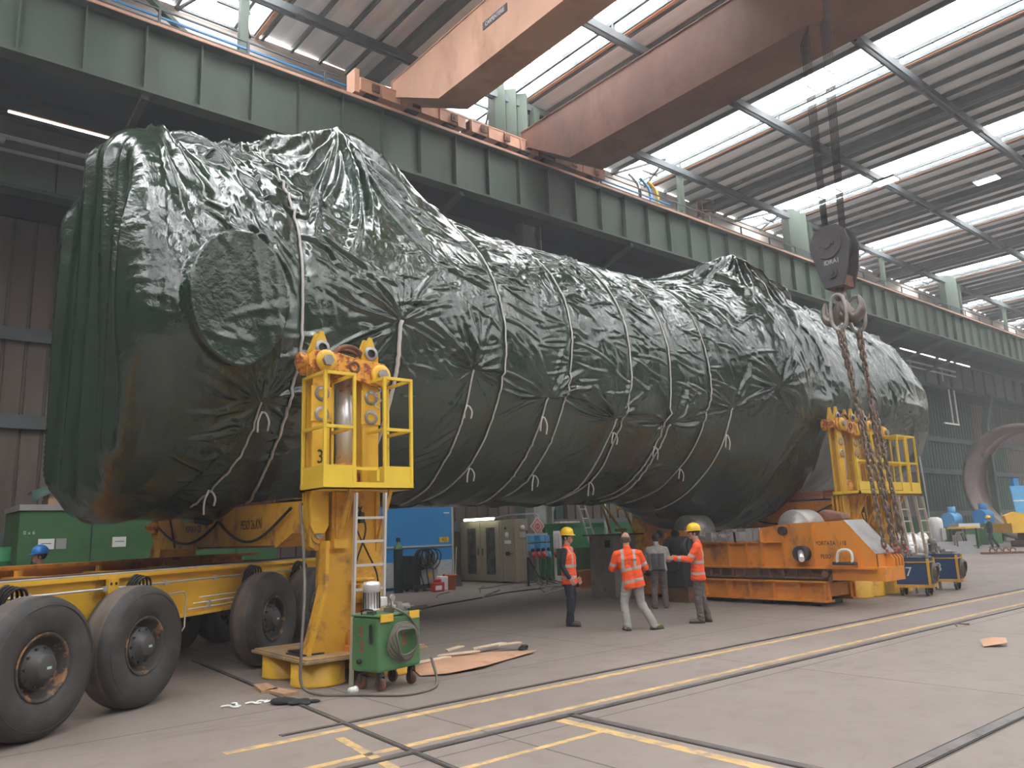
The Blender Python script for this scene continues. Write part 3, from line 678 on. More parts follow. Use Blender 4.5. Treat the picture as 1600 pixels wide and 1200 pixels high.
    for xa, xb in boxes:
        g = G(); t = .042
        for x in (xa, xb):
            for y in (0,.64): g.bar((x,y,2.43),(x,y,3.95), t)
        for z in (3.22, 3.93):
            g.bar((xa,0,z),(xb,0,z), t).bar((xa,0,z),(xa,.64,z), t).bar((xb,0,z),(xb,.64,z), t)
        if xa < .5: g.bar((xa,.64,3.93),(xb,.64,3.93), t)
        g.build('guard_cage', M['yellow_bright'], o, .004)
        G().box(xa,xb,-.012,.004,2.50,2.72).box(xa-.004,xa+.012,0,.64,2.50,2.72).build('toe_board', M['yellow_bright'], o)
    if dh: G().bar((.22,0,3.22),(1.1,0,3.22),.035).bar((.22,0,2.62),(1.1,0,2.62),.2,.012,(0,1,0)).bar((.22,0,2.43),(.22,0,3.3),.04).build('guard_rail', M['yellow_bright'], o)
    G().bar((.66,.02,2.68),(1.0,.02,2.68),.04).bar((1.0,.02,2.68),(1.0,.02,2.52),.04).bar((.66,.02,2.68),(.66,.02,2.5),.04).build('knee_rail', M['yellow_bright'], o)
    g = G()
    for x in (.62, 1.22): g.bar((x,.05,2.42),(x-.0,.40,1.72), .05).bar((x,.42,1.6),(x,.42,2.4), .06)
    g.box(.52,.74,.30,.42,1.66,1.78).bar((.78,.3,2.42),(.70,.38,1.9),.05)
    g.build('platform_bracket', M['yellow_worn'], o)
    g = G()
    g.tube(smooth_pts([(.95,.36,2.2),(.85,.33,1.95),(1.0,.30,1.6),(1.15,.3,1.3),(1.2,.32,.9)],5),.012,6).tube(smooth_pts([(.9,.36,2.2),(.98,.3,1.9),(.85,.3,1.5),(.8,.32,1.2)],5),.012,6)
    g.box(.90,.96,.30,.38,1.98,2.12)
    g.build('hydraulic_hose', M['black'], o)
    g = G(); L_ = [(1.2+.05*math.sin(a*2.2), .35, 3.86-.05*a) for a in np.linspace(0, 6, 30)]; g.tube(L_, .008, 5).build('safety_chain', M['galv'], o)
    return o
T3 = make_tower('yellow hydraulic lifting tower marked 3 beside the green pump cart', 4.28, 9.2)
TB = make_tower('yellow lifting tower on the far side of the vessel behind the trailer', 6.03, 18.05, None, rz=PI)
T7 = make_tower('yellow lifting tower behind the hanging chains, left one of the far pair', 18.1, 9.2, None, 1.3, dh=.45)
T8 = make_tower('yellow lifting tower with a triple guard cage, right one of the far pair', 19.47, 9.2, None, 1.35, True, dh=.45)
TC = make_tower('yellow lifting tower on the far side of the vessel under its right part', 20.9, 18.05, None, rz=PI)
def ladder(a, b, w, label, grp=None, wdir=(1,0,0), pitch=.3):
    a = Vector(a); b = Vector(b); wd = Vector(wdir); d = (b-a); L = d.length; d.normalize()
    o = thing('ladder', label, 'ladder', tuple(a), 0, grp); g = G()
    for s in (0, 1): g.bar(wd*w*s, wd*w*s+d*L, .03, .065, (0,1,0))
    g.build('ladder_rail', M['alu'], o); k = pitch*.8
    while k < L-.1: G().bar(d*k, d*k+wd*w, .032).build('rung', M['alu'], o); k += pitch
    return o
ladder((4.84,9.1,.0), (4.93,9.16,2.36), .43, 'aluminium ladder leaning on the platform of tower 3')
ladder((20.1,8.95,0), (20.15,9.16,2.36), .42, 'aluminium ladder at the far towers nearest the hanging chains')
ladder((21.1,8.98,0), (21.1,9.16,2.36), .42, 'aluminium ladder at the far towers behind blue cart 7')
ladder((19.64,19.2,.02), (18.9,19.6,3.2), .30, 'pale ladder leaning in front of the bright green container', pitch=.33)
# crossbeams hung between near and far towers
def crossbeam(xa, xb, label, txt):
    o = thing('crossbeam', label, 'crossbeam', (xa, 0, 0)); w = xb-xa
    P = [(9.95,2.30),(9.95,1.87),(10.4,1.88),(10.93,1.69),(14.24,1.69),(16.5,1.69),(17.0,1.95),(17.15,2.15),(16.9,2.30),(16.5,2.36),(13,2.36)]
    g = G().prism(P, 0, .04).prism(P, w-.04, w)
    for i in range(len(P)):
        a, b = P[i], P[(i+1) % len(P)]
        ya, yb = a[0], b[0]; g.add([(0,a[0],a[1]),(w,a[0],a[1]),(w,b[0],b[1]),(0,b[0],b[1])], [(0,1,2,3)])
    g.build('beam_body', M['orange_worn'] if txt is None else M['yellow_worn'], o)
    G().box(-.02,.0,11,16.4,2.33,2.37).box(-.02,0,11,14.3,1.69,1.72).bar((-.01,16.0,2.3),(-.01,15.6,1.72),.04,.03).build('edge_strip', M['rust'], o)
    G().cyl((-.09,16.9,2.12),(0,16.9,2.12),.14,n=20).cyl((-.2,16.9,2.12),(-.09,16.9,2.12),.06,n=12).build('end_pin', M['rusty_yellow'], o)
    pts = [(-.05,10.35,2.22)]+[(-.05,y,2.12-.34*math.sin(PI*(y-10.6)/2.6)) for y in np.linspace(10.6,13.2,10)]+[(-.05,y,2.12-.34*math.sin(PI*(y-13.2)/3.4)) for y in np.linspace(13.4,16.6,10)]
    G().tube(smooth_pts(pts, 3), .022, 6).build('slung_cable', M['dark_metal'], o)
    if txt: text(txt, .2, M['marking_black'], o, (-.006,11.9,2.03), FACE_NEGX, 'stencilled_marking', .001, .8); text('PORTATA 220', .17, M['marking_black'], o, (-.006,14.6,2.03), FACE_NEGX, 'stencilled_marking', .001, .8)
    G().box(.1,w-.1,10.6,12.6,2.36,2.375).build('rubber_pad', M['rust'], o)
    return o
crossbeam(4.62, 5.25, 'long yellow crossbeam under the left end of the vessel with stencilled weight', 'PESO 26.KN')
crossbeam(19.15, 19.8, 'yellow crossbeam under the right part of the vessel behind the roller cradle', None)
for k in range(9):
    g = G().box(-.17,.17,-.28,.28,0,.07); o = g.build('timber_block', M['copper'], bevel=.01); o.location = (19.2+.18*(k % 2), 10.55+.02*(k % 3), 2.372+.073*(k//2)+0*k) if False else (19.35, 10.3+.6*(k % 3), 2.378+.073*(k//3))
    tag(o, 'reddish timber block stacked on the right crossbeam under the vessel', 'wood block', 'timber blocks on the right crossbeam')
# ================================================================== wheeled trailer, running diagonally
tr = thing('heavy_trailer', 'yellow multi-wheel heavy transport trailer with black tyres at the left', 'trailer', (1.49,8.96,0), math.atan2(.6,.8))
def ibeam(y0, y1, z0, z1, xa, xb, name, mat):
    g = G().box(xa,xb,y0,y1,z1-.05,z1).box(xa,xb,y0,y1,z0,z0+.04).box(xa,xb,y0+.07,y0+.10,z0,z1); return g.build(name, mat, tr)
ibeam(.45,.72,.84,1.465,-3.6,8.6,'side_beam',M['yellow'])
ibeam(3.3,3.0,.84,1.56,-3.6,8.6,'side_beam',M['orange_worn'])
G().box(-3.6,8.6,.45,.72,1.465,1.472).build('beam_top_wear', M['grey_primer'], tr)
g = G()
for k in range(9): g.box(-3.4+k*1.45,-3.28+k*1.45,.7,3.1,1.0,1.42)
g.build('cross_member', M['yellow_worn'], tr)
g = G().box(-3.6,8.6,1.75,2.0,.95,1.44); g.build('spine_beam', M['rust'], tr)
g = G()
for k in range(8): g.box(-3.5+k*1.5,-3.42+k*1.5,2.93,3.0,1.05,1.5)
g.build('pocket_rib', M['yellow_worn'], tr)
g = G()
g.tube([(-2.2,.43,1.31),(8.4,.43,1.31)],.014,6)
for k in range(9): g.box(-.9+k*1.05,-.84+k*1.05,.41,.45,1.28,1.34)
g.build('brake_pipe', M['galv'], tr)
g = G()
for k, z in enumerate((1.07,1.0,.935)): g.tube(smooth_pts([(3.0-.12*k,.43,z),(8.4,.43,z)],2),.011,6)
g.tube([(1.95,.43,1.12),(2.35,.43,1.12),(2.40,.43,1.08),(2.40,.43,.82)],.012,6).tube([(1.95,.43,1.15),(2.65,.43,1.17),(2.70,.43,1.12),(2.70,.43,.72),(2.62,.43,.66)],.012,6)
for k in range(3): g.tube([(-1,.43,.98-.05*k),(1.0,.43,.98-.05*k)],.01,6)
for x in (2.4,3.2): 
    for z in (1.0,.935): g.box(x-.02,x+.02,.41,.45,z-.03,z+.03)
g.build('hydraulic_pipe', M['galv'], tr)
G().box(2.40,2.52,.46,.5,.55,.86).build('bracket_plate', M['yellow'], tr)
G().lathe([(0,0),(.06,0),(.06,.02),(0,.03)], (.25,.45,1.27), (0,-1,0), 20).build('red_reflector', M['red'], tr)
for x in (-1.3,-.15,1.65,4.1,5.5):
    g = G()
    for k in range(4): c_ = (x+.03*k,.40-.02*k,1.27); g.tube([(c_[0]+(.085+.01*k)*math.cos(a), c_[1]-.05*math.sin(a+.4), c_[2]+(.17-.01*k)*math.sin(a)) for a in np.linspace(-.5,PI+.6,16)],.014,6)
    g.build('brake_hose', M['black'], tr)
for x in (-1.6,1.35): 
    g = G().box(x-.08,x+.08,.41,.45,1.2,1.42); g.build('lug_plate', M['yellow'], tr)
    for k in (-.04,.04): G().cyl((x+k,.41,1.36),(x+k,.405,1.36),.018,n=10).build('bolt_hole', M['black'], tr)
def make_wheel(parent, x, y):
    g = G(); c_ = (x, y, .665); ax = (0,-1,0)
    g.cur = 0; g.lathe([(.665,.10),(.655,.13),(.64,.165),(.60,.19),(.52,.212),(.45,.207),(.38,.19),(.33,.165),(.305,.13),(.30,.04)], c_, ax, 64)
    g.lathe([(.30,-.04),(.305,-.13),(.33,-.165),(.45,-.205),(.60,-.19),(.64,-.165),(.665,-.10)], c_, ax, 64)
    g.lathe([(.575,.202),(.58,.208),(.585,.199)], c_, ax, 64)
    g.cur = 1; g.lathe([(.665,-.10),(.668,-.05),(.665,-.045),(.668,0),(.665,.045),(.668,.05),(.665,.10)], c_, ax, 64)
    w = g.build('wheel', [M['rubber'], M['tread']], parent)
    G().lathe([(.315,.15),(.325,.165),(.315,.175),(.30,.17),(.285,.15),(.275,.08),(.22,.03),(.20,.03)], c_, ax, 48).build('rim', M['rim'], w)
    G().lathe([(.205,.0),(.205,.10),(.19,.115),(.17,.115),(.165,.15),(.125,.155),(.12,.20),(.10,.21),(0,.212)], c_, ax, 36).build('hub', M['hub'], w)
    g = G()
    for k in range(10): a = 2*PI*k/10; p = (x+.18*math.cos(a), y-.115, .665+.18*math.sin(a)); g.cyl(p, (p[0],p[1]-.025,p[2]), .014, n=6)
    g.build('wheel_nut', M['dark_metal'], w)
    G().box(x-.005,x+.05,y-.2145,y-.211,.645,.67).build('hub_label', M['sticker'], w)
    return w
M['rim'] = paint('wheel_rim', (.05,.045,.04), .6, wear=(.30,.15,.06), wa=.52, wb=.58, ws=5)
M['hub'] = paint('wheel_hub', (.075,.075,.075), .5, metal=.3, wear=(.14,.12,.1), ws=8)
M['sticker'] = paint('pale_sticker', (.45,.6,.62), .6, bp=0)
for x in (.0,1.43,4.2,5.6,-2.8): make_wheel(tr, x, .17)
for x in (1.0,3.9,5.3,6.7): 
    w = make_wheel(tr, 0, 0); w.location = (x, 2.55, 0)
# hose hanging from crossbeam end, lying on the floor to the cart
tag(G().tube(smooth_pts([(4.5,9.85,2.25),(4.42,9.72,2.2),(4.37,9.5,1.7),(4.28,9.25,1.1),(4.16,9.05,.5),(4.15,9.0,.12),(4.3,8.8,.02),(4.6,8.45,.018),(4.95,8.05,.018),(5.35,8.1,.018),(5.6,8.35,.05),(5.62,8.5,.3)],8),.018,8).build('hydraulic_hose', M['hose']),
    'long dusty hose hanging beside tower 3 and running over the floor to the cart', 'hose')
# ================================================================== pump carts
def make_cart(label, loc, rz, body, trim, num, nummat, W_=.72, D_=.46, H_=.85, blue=False):
    o = thing('pump_cart', label, 'hydraulic pump cart', loc, rz)
    G().prism([(0,.22),(W_,.22),(W_,H_),(0,H_)], 0, D_, 'y').build('tank', M[body], o, .03)
    G().box(-.01,W_+.01,-.012,D_+.01,H_-.0,H_+.02).build('lid', M[body], o, .008)
    if blue:
        g = G()
        for x in (0,W_): g.bar((x,-.01,.2),(x,-.01,H_),.05)
        g.bar((0,-.012,.23),(W_,-.012,.23),.07).bar((0,-.012,H_-.08),(W_,-.012,H_-.08),.025).bar((W_+.01,0,.23),(W_+.01,D_,.23),.07).bar((W_+.01,0,H_-.08),(W_+.01,D_,H_-.08),.03).bar((W_+.01,D_,.2),(W_+.01,D_,H_),.05)
        g.build('frame', M['yellow_worn'], o)
    else:
        [G().box(a_,b_,-.03,-.01,H_-.06,H_+.03).build('hose_hanger', M['yellow'], o) for a_, b_ in ((.02,.22),(W_-.22,W_-.05))]
        G().bar((-.03,.1,H_-.08),(-.03,.1,H_-.3),.025).cyl((-.012,.3,.34),(-.05,.3,.34),.025,n=12).build('level_gauge', M['dark_metal'], o)
        G().tube(smooth_pts([(.02,.3,H_+.01),(.02,.3,H_+.07),(.02,.12,H_+.08),(.02,.1,H_+.01)],4),.010,6).build('handle', M['dark_metal'], o)
    for x in (.1,W_-.1):
        for y in (.07,D_-.07):
            c_ = G().box(x-.03,x+.03,y-.035,y+.035,.17,.22).box(x-.04,x-.03,y-.03,y+.03,.07,.19).box(x+.03,x+.04,y-.03,y+.03,.07,.19).build('caster_fork', M['dark_metal'], o)
            G().lathe([(0,-.022),(.06,-.025),(.075,-.018),(.078,0),(.075,.018),(.06,.025),(0,.022)], (x,y,.079), (1,0,0), 24).build('caster_wheel', M['rust'] if not blue else M['dark_metal'], c_)
    mx_, my_ = (.12,.24) if not blue else (.2,.22)
    m_ = G().lathe([(0,.0),(.10,0),(.10,.02),(.092,.03),(.092,.22),(.105,.23),(.108,.30),(.095,.34),(.04,.35),(0,.35)], (mx_,my_,H_+.06), n=28).build('motor', M['alu'] if not blue else M['grey_primer'], o)
    g = G()
    for k in range(16): a = 2*PI*k/16; g.box(-.002,.002,.088,.104,H_+.09,H_+.28, Matrix.Translation((mx_,my_,0)) @ Matrix.Rotation(a,4,'Z'))
    g.build('cooling_fins', M['dark_metal'], m_)
    G().cyl((mx_,my_,H_),(mx_,my_,H_+.06),.06,n=18).build('coupling', M['bare_steel'], o)
    G().box(mx_+.09,mx_+.2,my_-.07,my_+.03,H_+.10,H_+.21).build('terminal_box', M['white'] if not blue else M['galv'], o, .008)
    g = G().box(.38,.62,.12,.3,H_+.02,H_+.07).box(.42,.5,.1,.22,H_+.07,H_+.14).cyl((.36,.15,H_+.08),(.66,.15,H_+.08),.03,n=12).cyl((.4,.25,H_+.1),(.6,.25,H_+.1),.025,n=12).cyl((.33,.1,H_+.02),(.33,.1,H_+.18),.012,n=8)
    g.cyl((.33,.085,H_+.2),(.33,.115,H_+.2),.04,n=18); g.box(.56,.72,.1,.3,H_+.05,H_+.075)
    g.build('valve_manifold', M['bare_steel'], o)
    if not blue: G().box(W_-.1,W_+.2,.06,.26,H_+.02,H_+.04).box(W_-.1,W_+.2,.06,.07,H_+.02,H_+.07).build('side_tray', M['dark_metal'], o)
    g = G(); cx = 0 if blue else W_*.52; cz = .56
    for k in range(5):
        r_ = .25-.018*k; g.tube([(cx+r_*1.0*math.cos(a)+.02*math.sin(3*a+k), -.045-.014*k+.012*math.sin(2*a+k), cz+r_*.98*math.sin(a)-.05*max(0,math.sin(a))**4) for a in np.linspace(0,2*PI,40)],.014,7)
    if not blue: g.tube(smooth_pts([(.38,.15,H_+.1),(.3,.02,H_+.08),(.45,-.05,H_-.02),(.62,-.05,H_-.2)],6),.014,7)
    hc = g.build('hose_coil', M['hose'], o)
    if blue: hc.location = (W_+.02, D_*.5, 0); hc.rotation_euler = (0,0,rad(90))
    if num: text(num, .30 if blue else .2, M[nummat], o, (W_*.42 if blue else .42,-.003 if not blue else -.004,.55), FACE_NEGY)
    if num and not blue: text(num, .16, M[nummat], o, (-.003,.30,.68), FACE_NEGX); text(num, .18, M[nummat], o, (-.003,.28,.50), FACE_NEGX)
    return o
make_cart('green pump cart with red 3, silver motor and coiled hose beside tower 3', (4.83,8.42,0), rad(14), 'cart_green', 'yellow', '3', 'marking_red')
make_cart('blue pump cart marked 7 near the far towers', (19.25,9.05,0), rad(-80), 'cart_blue', 'yellow', '7', 'marking_white', .75, .5, .86, True)
make_cart('blue pump cart marked 8 behind cart 7 with hose coil', (21.25,9.2,0), rad(-80), 'cart_blue', 'yellow', '8', 'marking_white', .75, .5, .86, True)
make_cart('blue pump cart marked 5 in the background beside the bright green container', (20.4,19.5,0), rad(-40), 'cart_blue', 'yellow', '5', 'marking_white', .8, .5, .9, True)
tag(G().lathe([(0,0),(.035,0),(.045,.1),(.04,.1),(0,.09)], (0,0,0), (1,.2,.0), 18).build('paper_cup', M['paper'], loc=(4.55,8.6,.046)), 'small white cup lying on the floor at the foot of tower 3', 'cup')
# ================================================================== roller cradle
cr = thing('roller_cradle', 'long worn orange roller cradle with two steel rollers under the vessel', 'roller cradle', (16,0,0))
Wc = 1.35; Wd = 1.02
g = G()
for x in (0, Wc-.28):                                    # two I-beams on the floor side
    g.box(x,x+.28,9.0,14.2,.10,.14).box(x,x+.28,9.0,14.2,.50,.54).box(x+.12,x+.16,9.0,14.2,.12,.52)
    for y in np.arange(9.05,14.2,.62): g.box(x+.02,x+.26,y,y+.03,.14,.50)
for y in (9.1,11.5,14.0): g.box(.2,Wc-.2,y,y+.1,.2,.48)
g.build('base_frame', M['orange_worn'], cr)
g = G().box(.02,.10,8.9,14.1,.58,.62).box(.02,.10,8.9,14.1,.76,.80).box(.10,Wc-.05,8.9,14.1,.54,.80)
for y in np.arange(9.0,14.0,.33): g.box(.0,.09,y,y+.05,.6,.78)
for y in (8.95,): g.cyl((-.03,y+.05,.69),(.06,y+.05,.69),.07,n=18)
g.build('slide_rail', M['rust'], cr)
for y in np.linspace(9.3,13.9,5): G().box(.2,Wc-.2,y,y+.2,.0,.10).build('packer', M['dark_metal'], cr)
P = [(7.9,.82),(14.05,.82),(14.05,1.70),(12.75,1.70),(12.55,1.50),(12.3,1.40),(10.62,1.42),(10.55,1.70),(9.7,1.78),(8.5,1.80),(7.9,1.10)]
g = G().prism(P,.10,.14).prism(P,Wd-.14,Wd-.1)
for i in (0,1,3,4,5,6,7,8,10):
    a, b_ = P[i], P[(i+1) % len(P)]; g.add([(.1,*a),(Wd-.1,*a),(Wd-.1,*b_),(.1,*b_)], [(0,1,2,3)])
g.box(-.02,Wd+.02,7.9,14.1,.80,.84)
for y, z in ((8.25,1.2),(9.2,1.75),(9.95,1.6),(10.5,1.65),(10.9,1.4),(11.4,1.4),(12.6,1.45),(13.3,1.65),(14.0,1.65)): g.box(-.0,.11,y,y+.03,.84,z)
g.box(.0,.10,9.95,14.0,1.36,1.38)
g.build('cradle_body', M['orange_worn'], cr)
G().add([(.08,8.5,1.81),(Wd-.08,8.5,1.81),(Wd-.08,7.9,1.11),(.08,7.9,1.11),(.08,8.62,1.815),(Wd-.08,8.62,1.815)], [(0,1,2,3),(4,5,1,0)]).build('worn_slope', M['grey_primer'], cr)
g = G().box(.09,Wd-.09,10.62,12.3,1.40,1.43)
for k, y in enumerate((10.55,10.75,11.1,11.2,11.9)): g.box(.05,.35,y,y+.16,1.40,1.62+.08*(k < 2))
for k in range(12): g.box(.1+.02*(k%3),.5,11.3+.09*k,11.36+.09*k,1.4,1.5+.04*((k*7)%3))
g.build('bearing_cap', M['grey_primer'], cr)
for yc in (9.75, 12.75):
    G().lathe([(0,-.38),(.14,-.38),(.14,-.34),(.38,-.34),(.42,-.31),(.42,.31),(.38,.34),(.14,.34),(.14,.38),(0,.38)], (.52,yc,1.66), (1,0,0), 48).build('roller', M['bare_steel'], cr)
for y, z in ((9.95,1.62),(13.0,1.62),(13.5,1.62)): G().cyl((.0,y,z),(.1,y,z),.10,n=18).build('bearing_cover', M['dark_metal'], cr)
G().cyl((-.10,9.5,1.12),(.10,9.5,1.12),.17,n=24).build('motor_flange', M['dark_metal'], cr)
G().cyl((-.45,9.25,1.02),(-.05,9.5,1.16),.06,n=16).build('drive_shaft', M['chrome'], cr)
text('PORTATA   110', .13, M['marking_black'], cr, (.094,8.86,1.33), FACE_NEGX, 'stencilled_marking', .001, .8)
text('PESO', .13, M['marking_black'], cr, (.094,9.0,1.05), FACE_NEGX, 'stencilled_marking', .001, .8)
g = G().box(.1,.95,7.75,7.9,.56,.84).box(.1,.95,7.9,8.9,.56,.80); g.build('end_outrigger', M['orange_worn'], cr)
for x in (.5,.64,.78,.9): G().prism([(7.74,.84),(7.9,.84),(7.9,1.08),(7.8,1.08),(7.74,1.0)],x,x+.04).build('chain_lug', M['orange_worn'], cr)
sh = G().tube(smooth_pts([(-.06,8.56,.94),(-.06,8.55,1.06),(-.06,8.50,1.17),(-.06,8.60-.22,1.20),(-.06,8.26,1.17),(-.06,8.22,1.06),(-.06,8.24,.94)],5),.03,10)
so = sh.build('shackle', M['white']); tag(so, 'large white lifting shackle standing on the ledge of the orange cradle', 'shackle')
so.location = (15.99,.1,.0); G().cyl((-.06,8.14,.92),(-.06,8.66,.92),.035,n=12).build('shackle_pin', M['dark_metal'], so)
tag(G().prism([(9.05,1.80),(9.3,2.0),(9.2,2.06),(8.75,1.95),(8.7,1.82)],.5,.8,'x').build('rag_bundle', M['cloth_brown'] if 'cloth_brown' in M else M['rust'], bevel=.04, loc=(16,0,0)), 'crumpled brown rag lying on the cradle beside the right roller', 'rag')
# electric motor on the near-left of the cradle, where the men stand
mo = thing('gear_motor', 'dark greasy motor and gearbox fixed to the cradle side by the worker in grey', 'motor', (15.5,12.55,0))
G().cyl((.0,-.45,1.32),(.0,.25,1.32),.22,n=28).cyl((0,-.5,1.32),(0,-.45,1.32),.18,n=24).build('motor_body', M['dark_metal'], mo)
G().box(-.15,.5,-.3,.35,.35,1.15).cyl((-.2,0,.9),(-.12,0,.9),.2,n=20).build('gearbox', M['dark_metal'], mo, .03)
G().box(-.1,.5,-.35,.4,.0,.35).build('motor_stand', M['rust'], mo)
g = G()
for k in range(9): g.lathe([(.225,0),(.235,.0),(.235,.02),(.225,.02)], (0,-.4+.07*k,1.32), (0,1,0), 28)
g.build('cooling_fins', M['black'], mo)
# ================================================================== overhead crane, hook block and chains
oc = thing('overhead_crane', 'rusty orange double girder overhead crane spanning the hall above the vessel', 'overhead crane', (0,0,0))
def crane_girder(xa, xb, z0, z1, mat, y_end=18.95, ykink=16.4):
    P = [(-23.5,z0),(ykink,z0),(y_end,z1-.45),(y_end,z1),(-23.5,z1)]
    g = G().prism(P, xa+.03, xa+.05).prism(P, xb-.05, xb-.03)
    g.add([(xa,-23.5,z1),(xb,-23.5,z1),(xb,y_end,z1),(xa,y_end,z1)], [(0,1,2,3)]); g.box(xa,xb,-23.5,y_end,z1,z1+.03)
    g.box(xa,xb,-23.5,ykink,z0-.03,z0)
    g.add([(xa,ykink,z0),(xb,ykink,z0),(xb,y_end,z1-.45),(xa,y_end,z1-.45),(xa,ykink,z0-.03),(xb,ykink,z0-.03),(xb,y_end,z1-.48),(xa,y_end,z1-.48)], [(0,1,2,3),(4,5,6,7),(0,4,7,3),(1,5,6,2),(3,7,6,2)])
    g.box(xa,xb,y_end-.03,y_end,z1-.45,z1)
    return g.build('bridge_girder', mat, oc)
gA = crane_girder(11.35,12.35,13.78,15.5,M['crane_orange']); gB = crane_girder(16.55,18.05,13.62,15.5,M['crane_brown'], 18.95, 16.6)
for k, (xa, xb) in enumerate(((10.15,14.0),(14.2,17.15),(17.2,20.5))):
    g = G().box(xa,xb,18.72,18.76,14.72,15.12).box(xa,xb,19.24,19.28,14.72,15.12).box(xa,xb,18.7,19.3,15.10,15.14).box(xa,xb,18.76,19.24,14.78,14.8)
    for x in np.arange(xa,xb,.7): g.box(x,x+.03,18.66,18.72,14.72,15.1)
    ec = g.build('end_carriage', M['crane_orange'] if k < 2 else M['crane_brown'], oc)
    for x in np.linspace(xa+.5, xb-.5, 3):
        G().cyl((x,18.8,14.87),(x,19.2,14.87),.24,n=24).build('carriage_wheel', M['dark_metal'], ec)
        G().box(x-.12,x+.12,18.62,18.68,14.78,15.02).cyl((x,18.6,14.9),(x,18.64,14.9),.05,n=12).build('bearing_box', M['rust'], ec)
G().box(10.0,10.15,18.75,19.25,14.65,15.4).build('buffer', M['crane_orange'], oc)
np_ = G().box(11.365,11.378,13.35,14.35,14.70,14.92).build('name_plate', M['hook_grey'], oc)
text('CARPENTERIE', .17, M['marking_white'], oc, (11.362,13.85,14.81), FACE_NEGX, 'lettering', .001, .75)
text('U', .6, M['marking_white'], oc, (11.362,11.9,14.75), FACE_NEGX, 'lettering', .001, .8)
tl = G().box(11.2,18.2,6.6,10.2,15.75,16.0).box(13.6,16.2,7.0,9.6,16.0,16.7); tl.build('trolley', M['crane_brown'], oc)
# hook block
hb = thing('hook_block', 'heavy grey crane hook block with white lettering hanging on wire ropes', 'hook block', (16.45,8.3,0))
P = [(-.44,7.95),(-.38,8.25),(-.2,8.42),(.1,8.46),(.35,8.36),(.48,8.12),(.48,7.9),(.30,7.2),(.22,6.98),(-.22,6.98),(-.36,7.4)]
G().prism(P,0,.05).build('cheek_plate', M['hook_grey'], hb, .01); G().prism([(a*1.0,b_+.0) for a,b_ in P],.47,.52).build('cheek_plate', M['hook_grey'], hb, .01)
G().box(.05,.47,-.22,.22,6.98,7.25).build('crosshead', M['rust'], hb)
for x in (.12,.22,.32,.42): G().lathe([(0,-.03),(.34,-.03),(.38,-.035),(.35,0),(.38,.035),(.34,.03),(0,.03)], (x,.05,8.0), (1,0,0), 36).build('sheave', M['dark_metal'], hb)
G().cyl((-.04,.05,8.0),(0,.05,8.0),.34,n=40).cyl((-.09,.05,8.0),(-.04,.05,8.0),.11,n=20).box(-.06,-.04,-.12,.22,7.96,8.04).build('sheave_cover', M['hook_grey'], hb)
G().cyl((-.05,.0,7.3),(0,.0,7.3),.12,n=20).cyl((-.08,0,7.3),(-.05,0,7.3),.06,n=12).build('pin_cap', M['hook_grey'], hb)
text('IDRA1', .15, M['galv'], hb, (-.002,.0,7.57), FACE_NEGX, 'lettering', .001, .9)
# double (ramshorn) hook
g = G().cyl((.26,0,6.98),(.26,0,6.55),.10,.12,n=20)
for s in (-1,1): g.tube(smooth_pts([(.26,0,6.66),(.26,s*.10,6.42),(.26,s*.22,6.27),(.26,s*.36,6.30),(.26,s*.43,6.45),(.26,s*.42,6.62),(.26,s*.38,6.72)],5), [.12,.125,.13,.135,.14,.14,.14,.14,.14,.14,.14,.14,.135,.13,.13,.12,.12,.11,.11,.10,.09,.08,.075,.07,.06,.06,.05,.045,.04,.035,.03], 12)
g.ball((.26,0,6.36),.12,.17,.15)
hk = g.build('hook', M['hook_steel'] if 'hook_steel' in M else M['bare_steel'], hb)
ropes = []
for k in range(16):
    yy = -.34+.043*k if k < 8 else .05+.043*(k-8); xx = .1+.05*(k % 8)
    yt = (yy*1.9-.25 if k < 8 else yy*1.9-.15); xt = xx*1.6+(-.35 if k < 8 else .1)
    G().cyl((xx,yy,8.02),(xt-.1,yt,15.8),.009,n=6).build('wire_rope', M['wire'], hb)
# two long shackles and four chains with hooks
def link_chain(name, top, bot, label, pitch=.125, wr=.021):
    top = Vector(top); bot = Vector(bot); d = bot-top; L_ = d.length; d.normalize(); n = int(L_/pitch)
    o = thing(name, label, 'chain', tuple(top), 0, 'lifting chains on the crane hook'); g = G()
    a0 = d.cross(Vector((0,1,0))).normalized(); b0 = d.cross(a0)
    for k in range(n):
        tw = k*PI/2+.5*math.sin(k*.33)+.3; a = a0*math.cos(tw)+b0*math.sin(tw); c_ = d*(k+.5)*pitch; hl = pitch*.72; hw = .042
        pts = []
        for q in range(12):
            t_ = 2*PI*q/12; u_ = math.cos(t_); s_ = math.sin(t_); pts.append(c_+d*((hl-hw)*(1 if u_ > 0 else -1)*min(1,abs(u_)*3)+hw*u_)+a*(hw*s_))
        g.tube(pts, wr, 6, closed=True)
    g.build('links', M['chain'], o)
    e = d*(n*pitch)
    g = G().tube([e+Vector((0,.055*math.sin(t_)*-1,-.02-.0+.055*(math.cos(t_)-1)-.02)) for t_ in np.linspace(-.2,4.4,16)], [.022]*4+[.03]*8+[.02,.015,.012,.008], 8)
    g.cyl(e+Vector((0,0,.03)), e+Vector((0,0,-.03)), .035, n=10)
    g.build('chain_hook', M['hookred'], o)
    return o
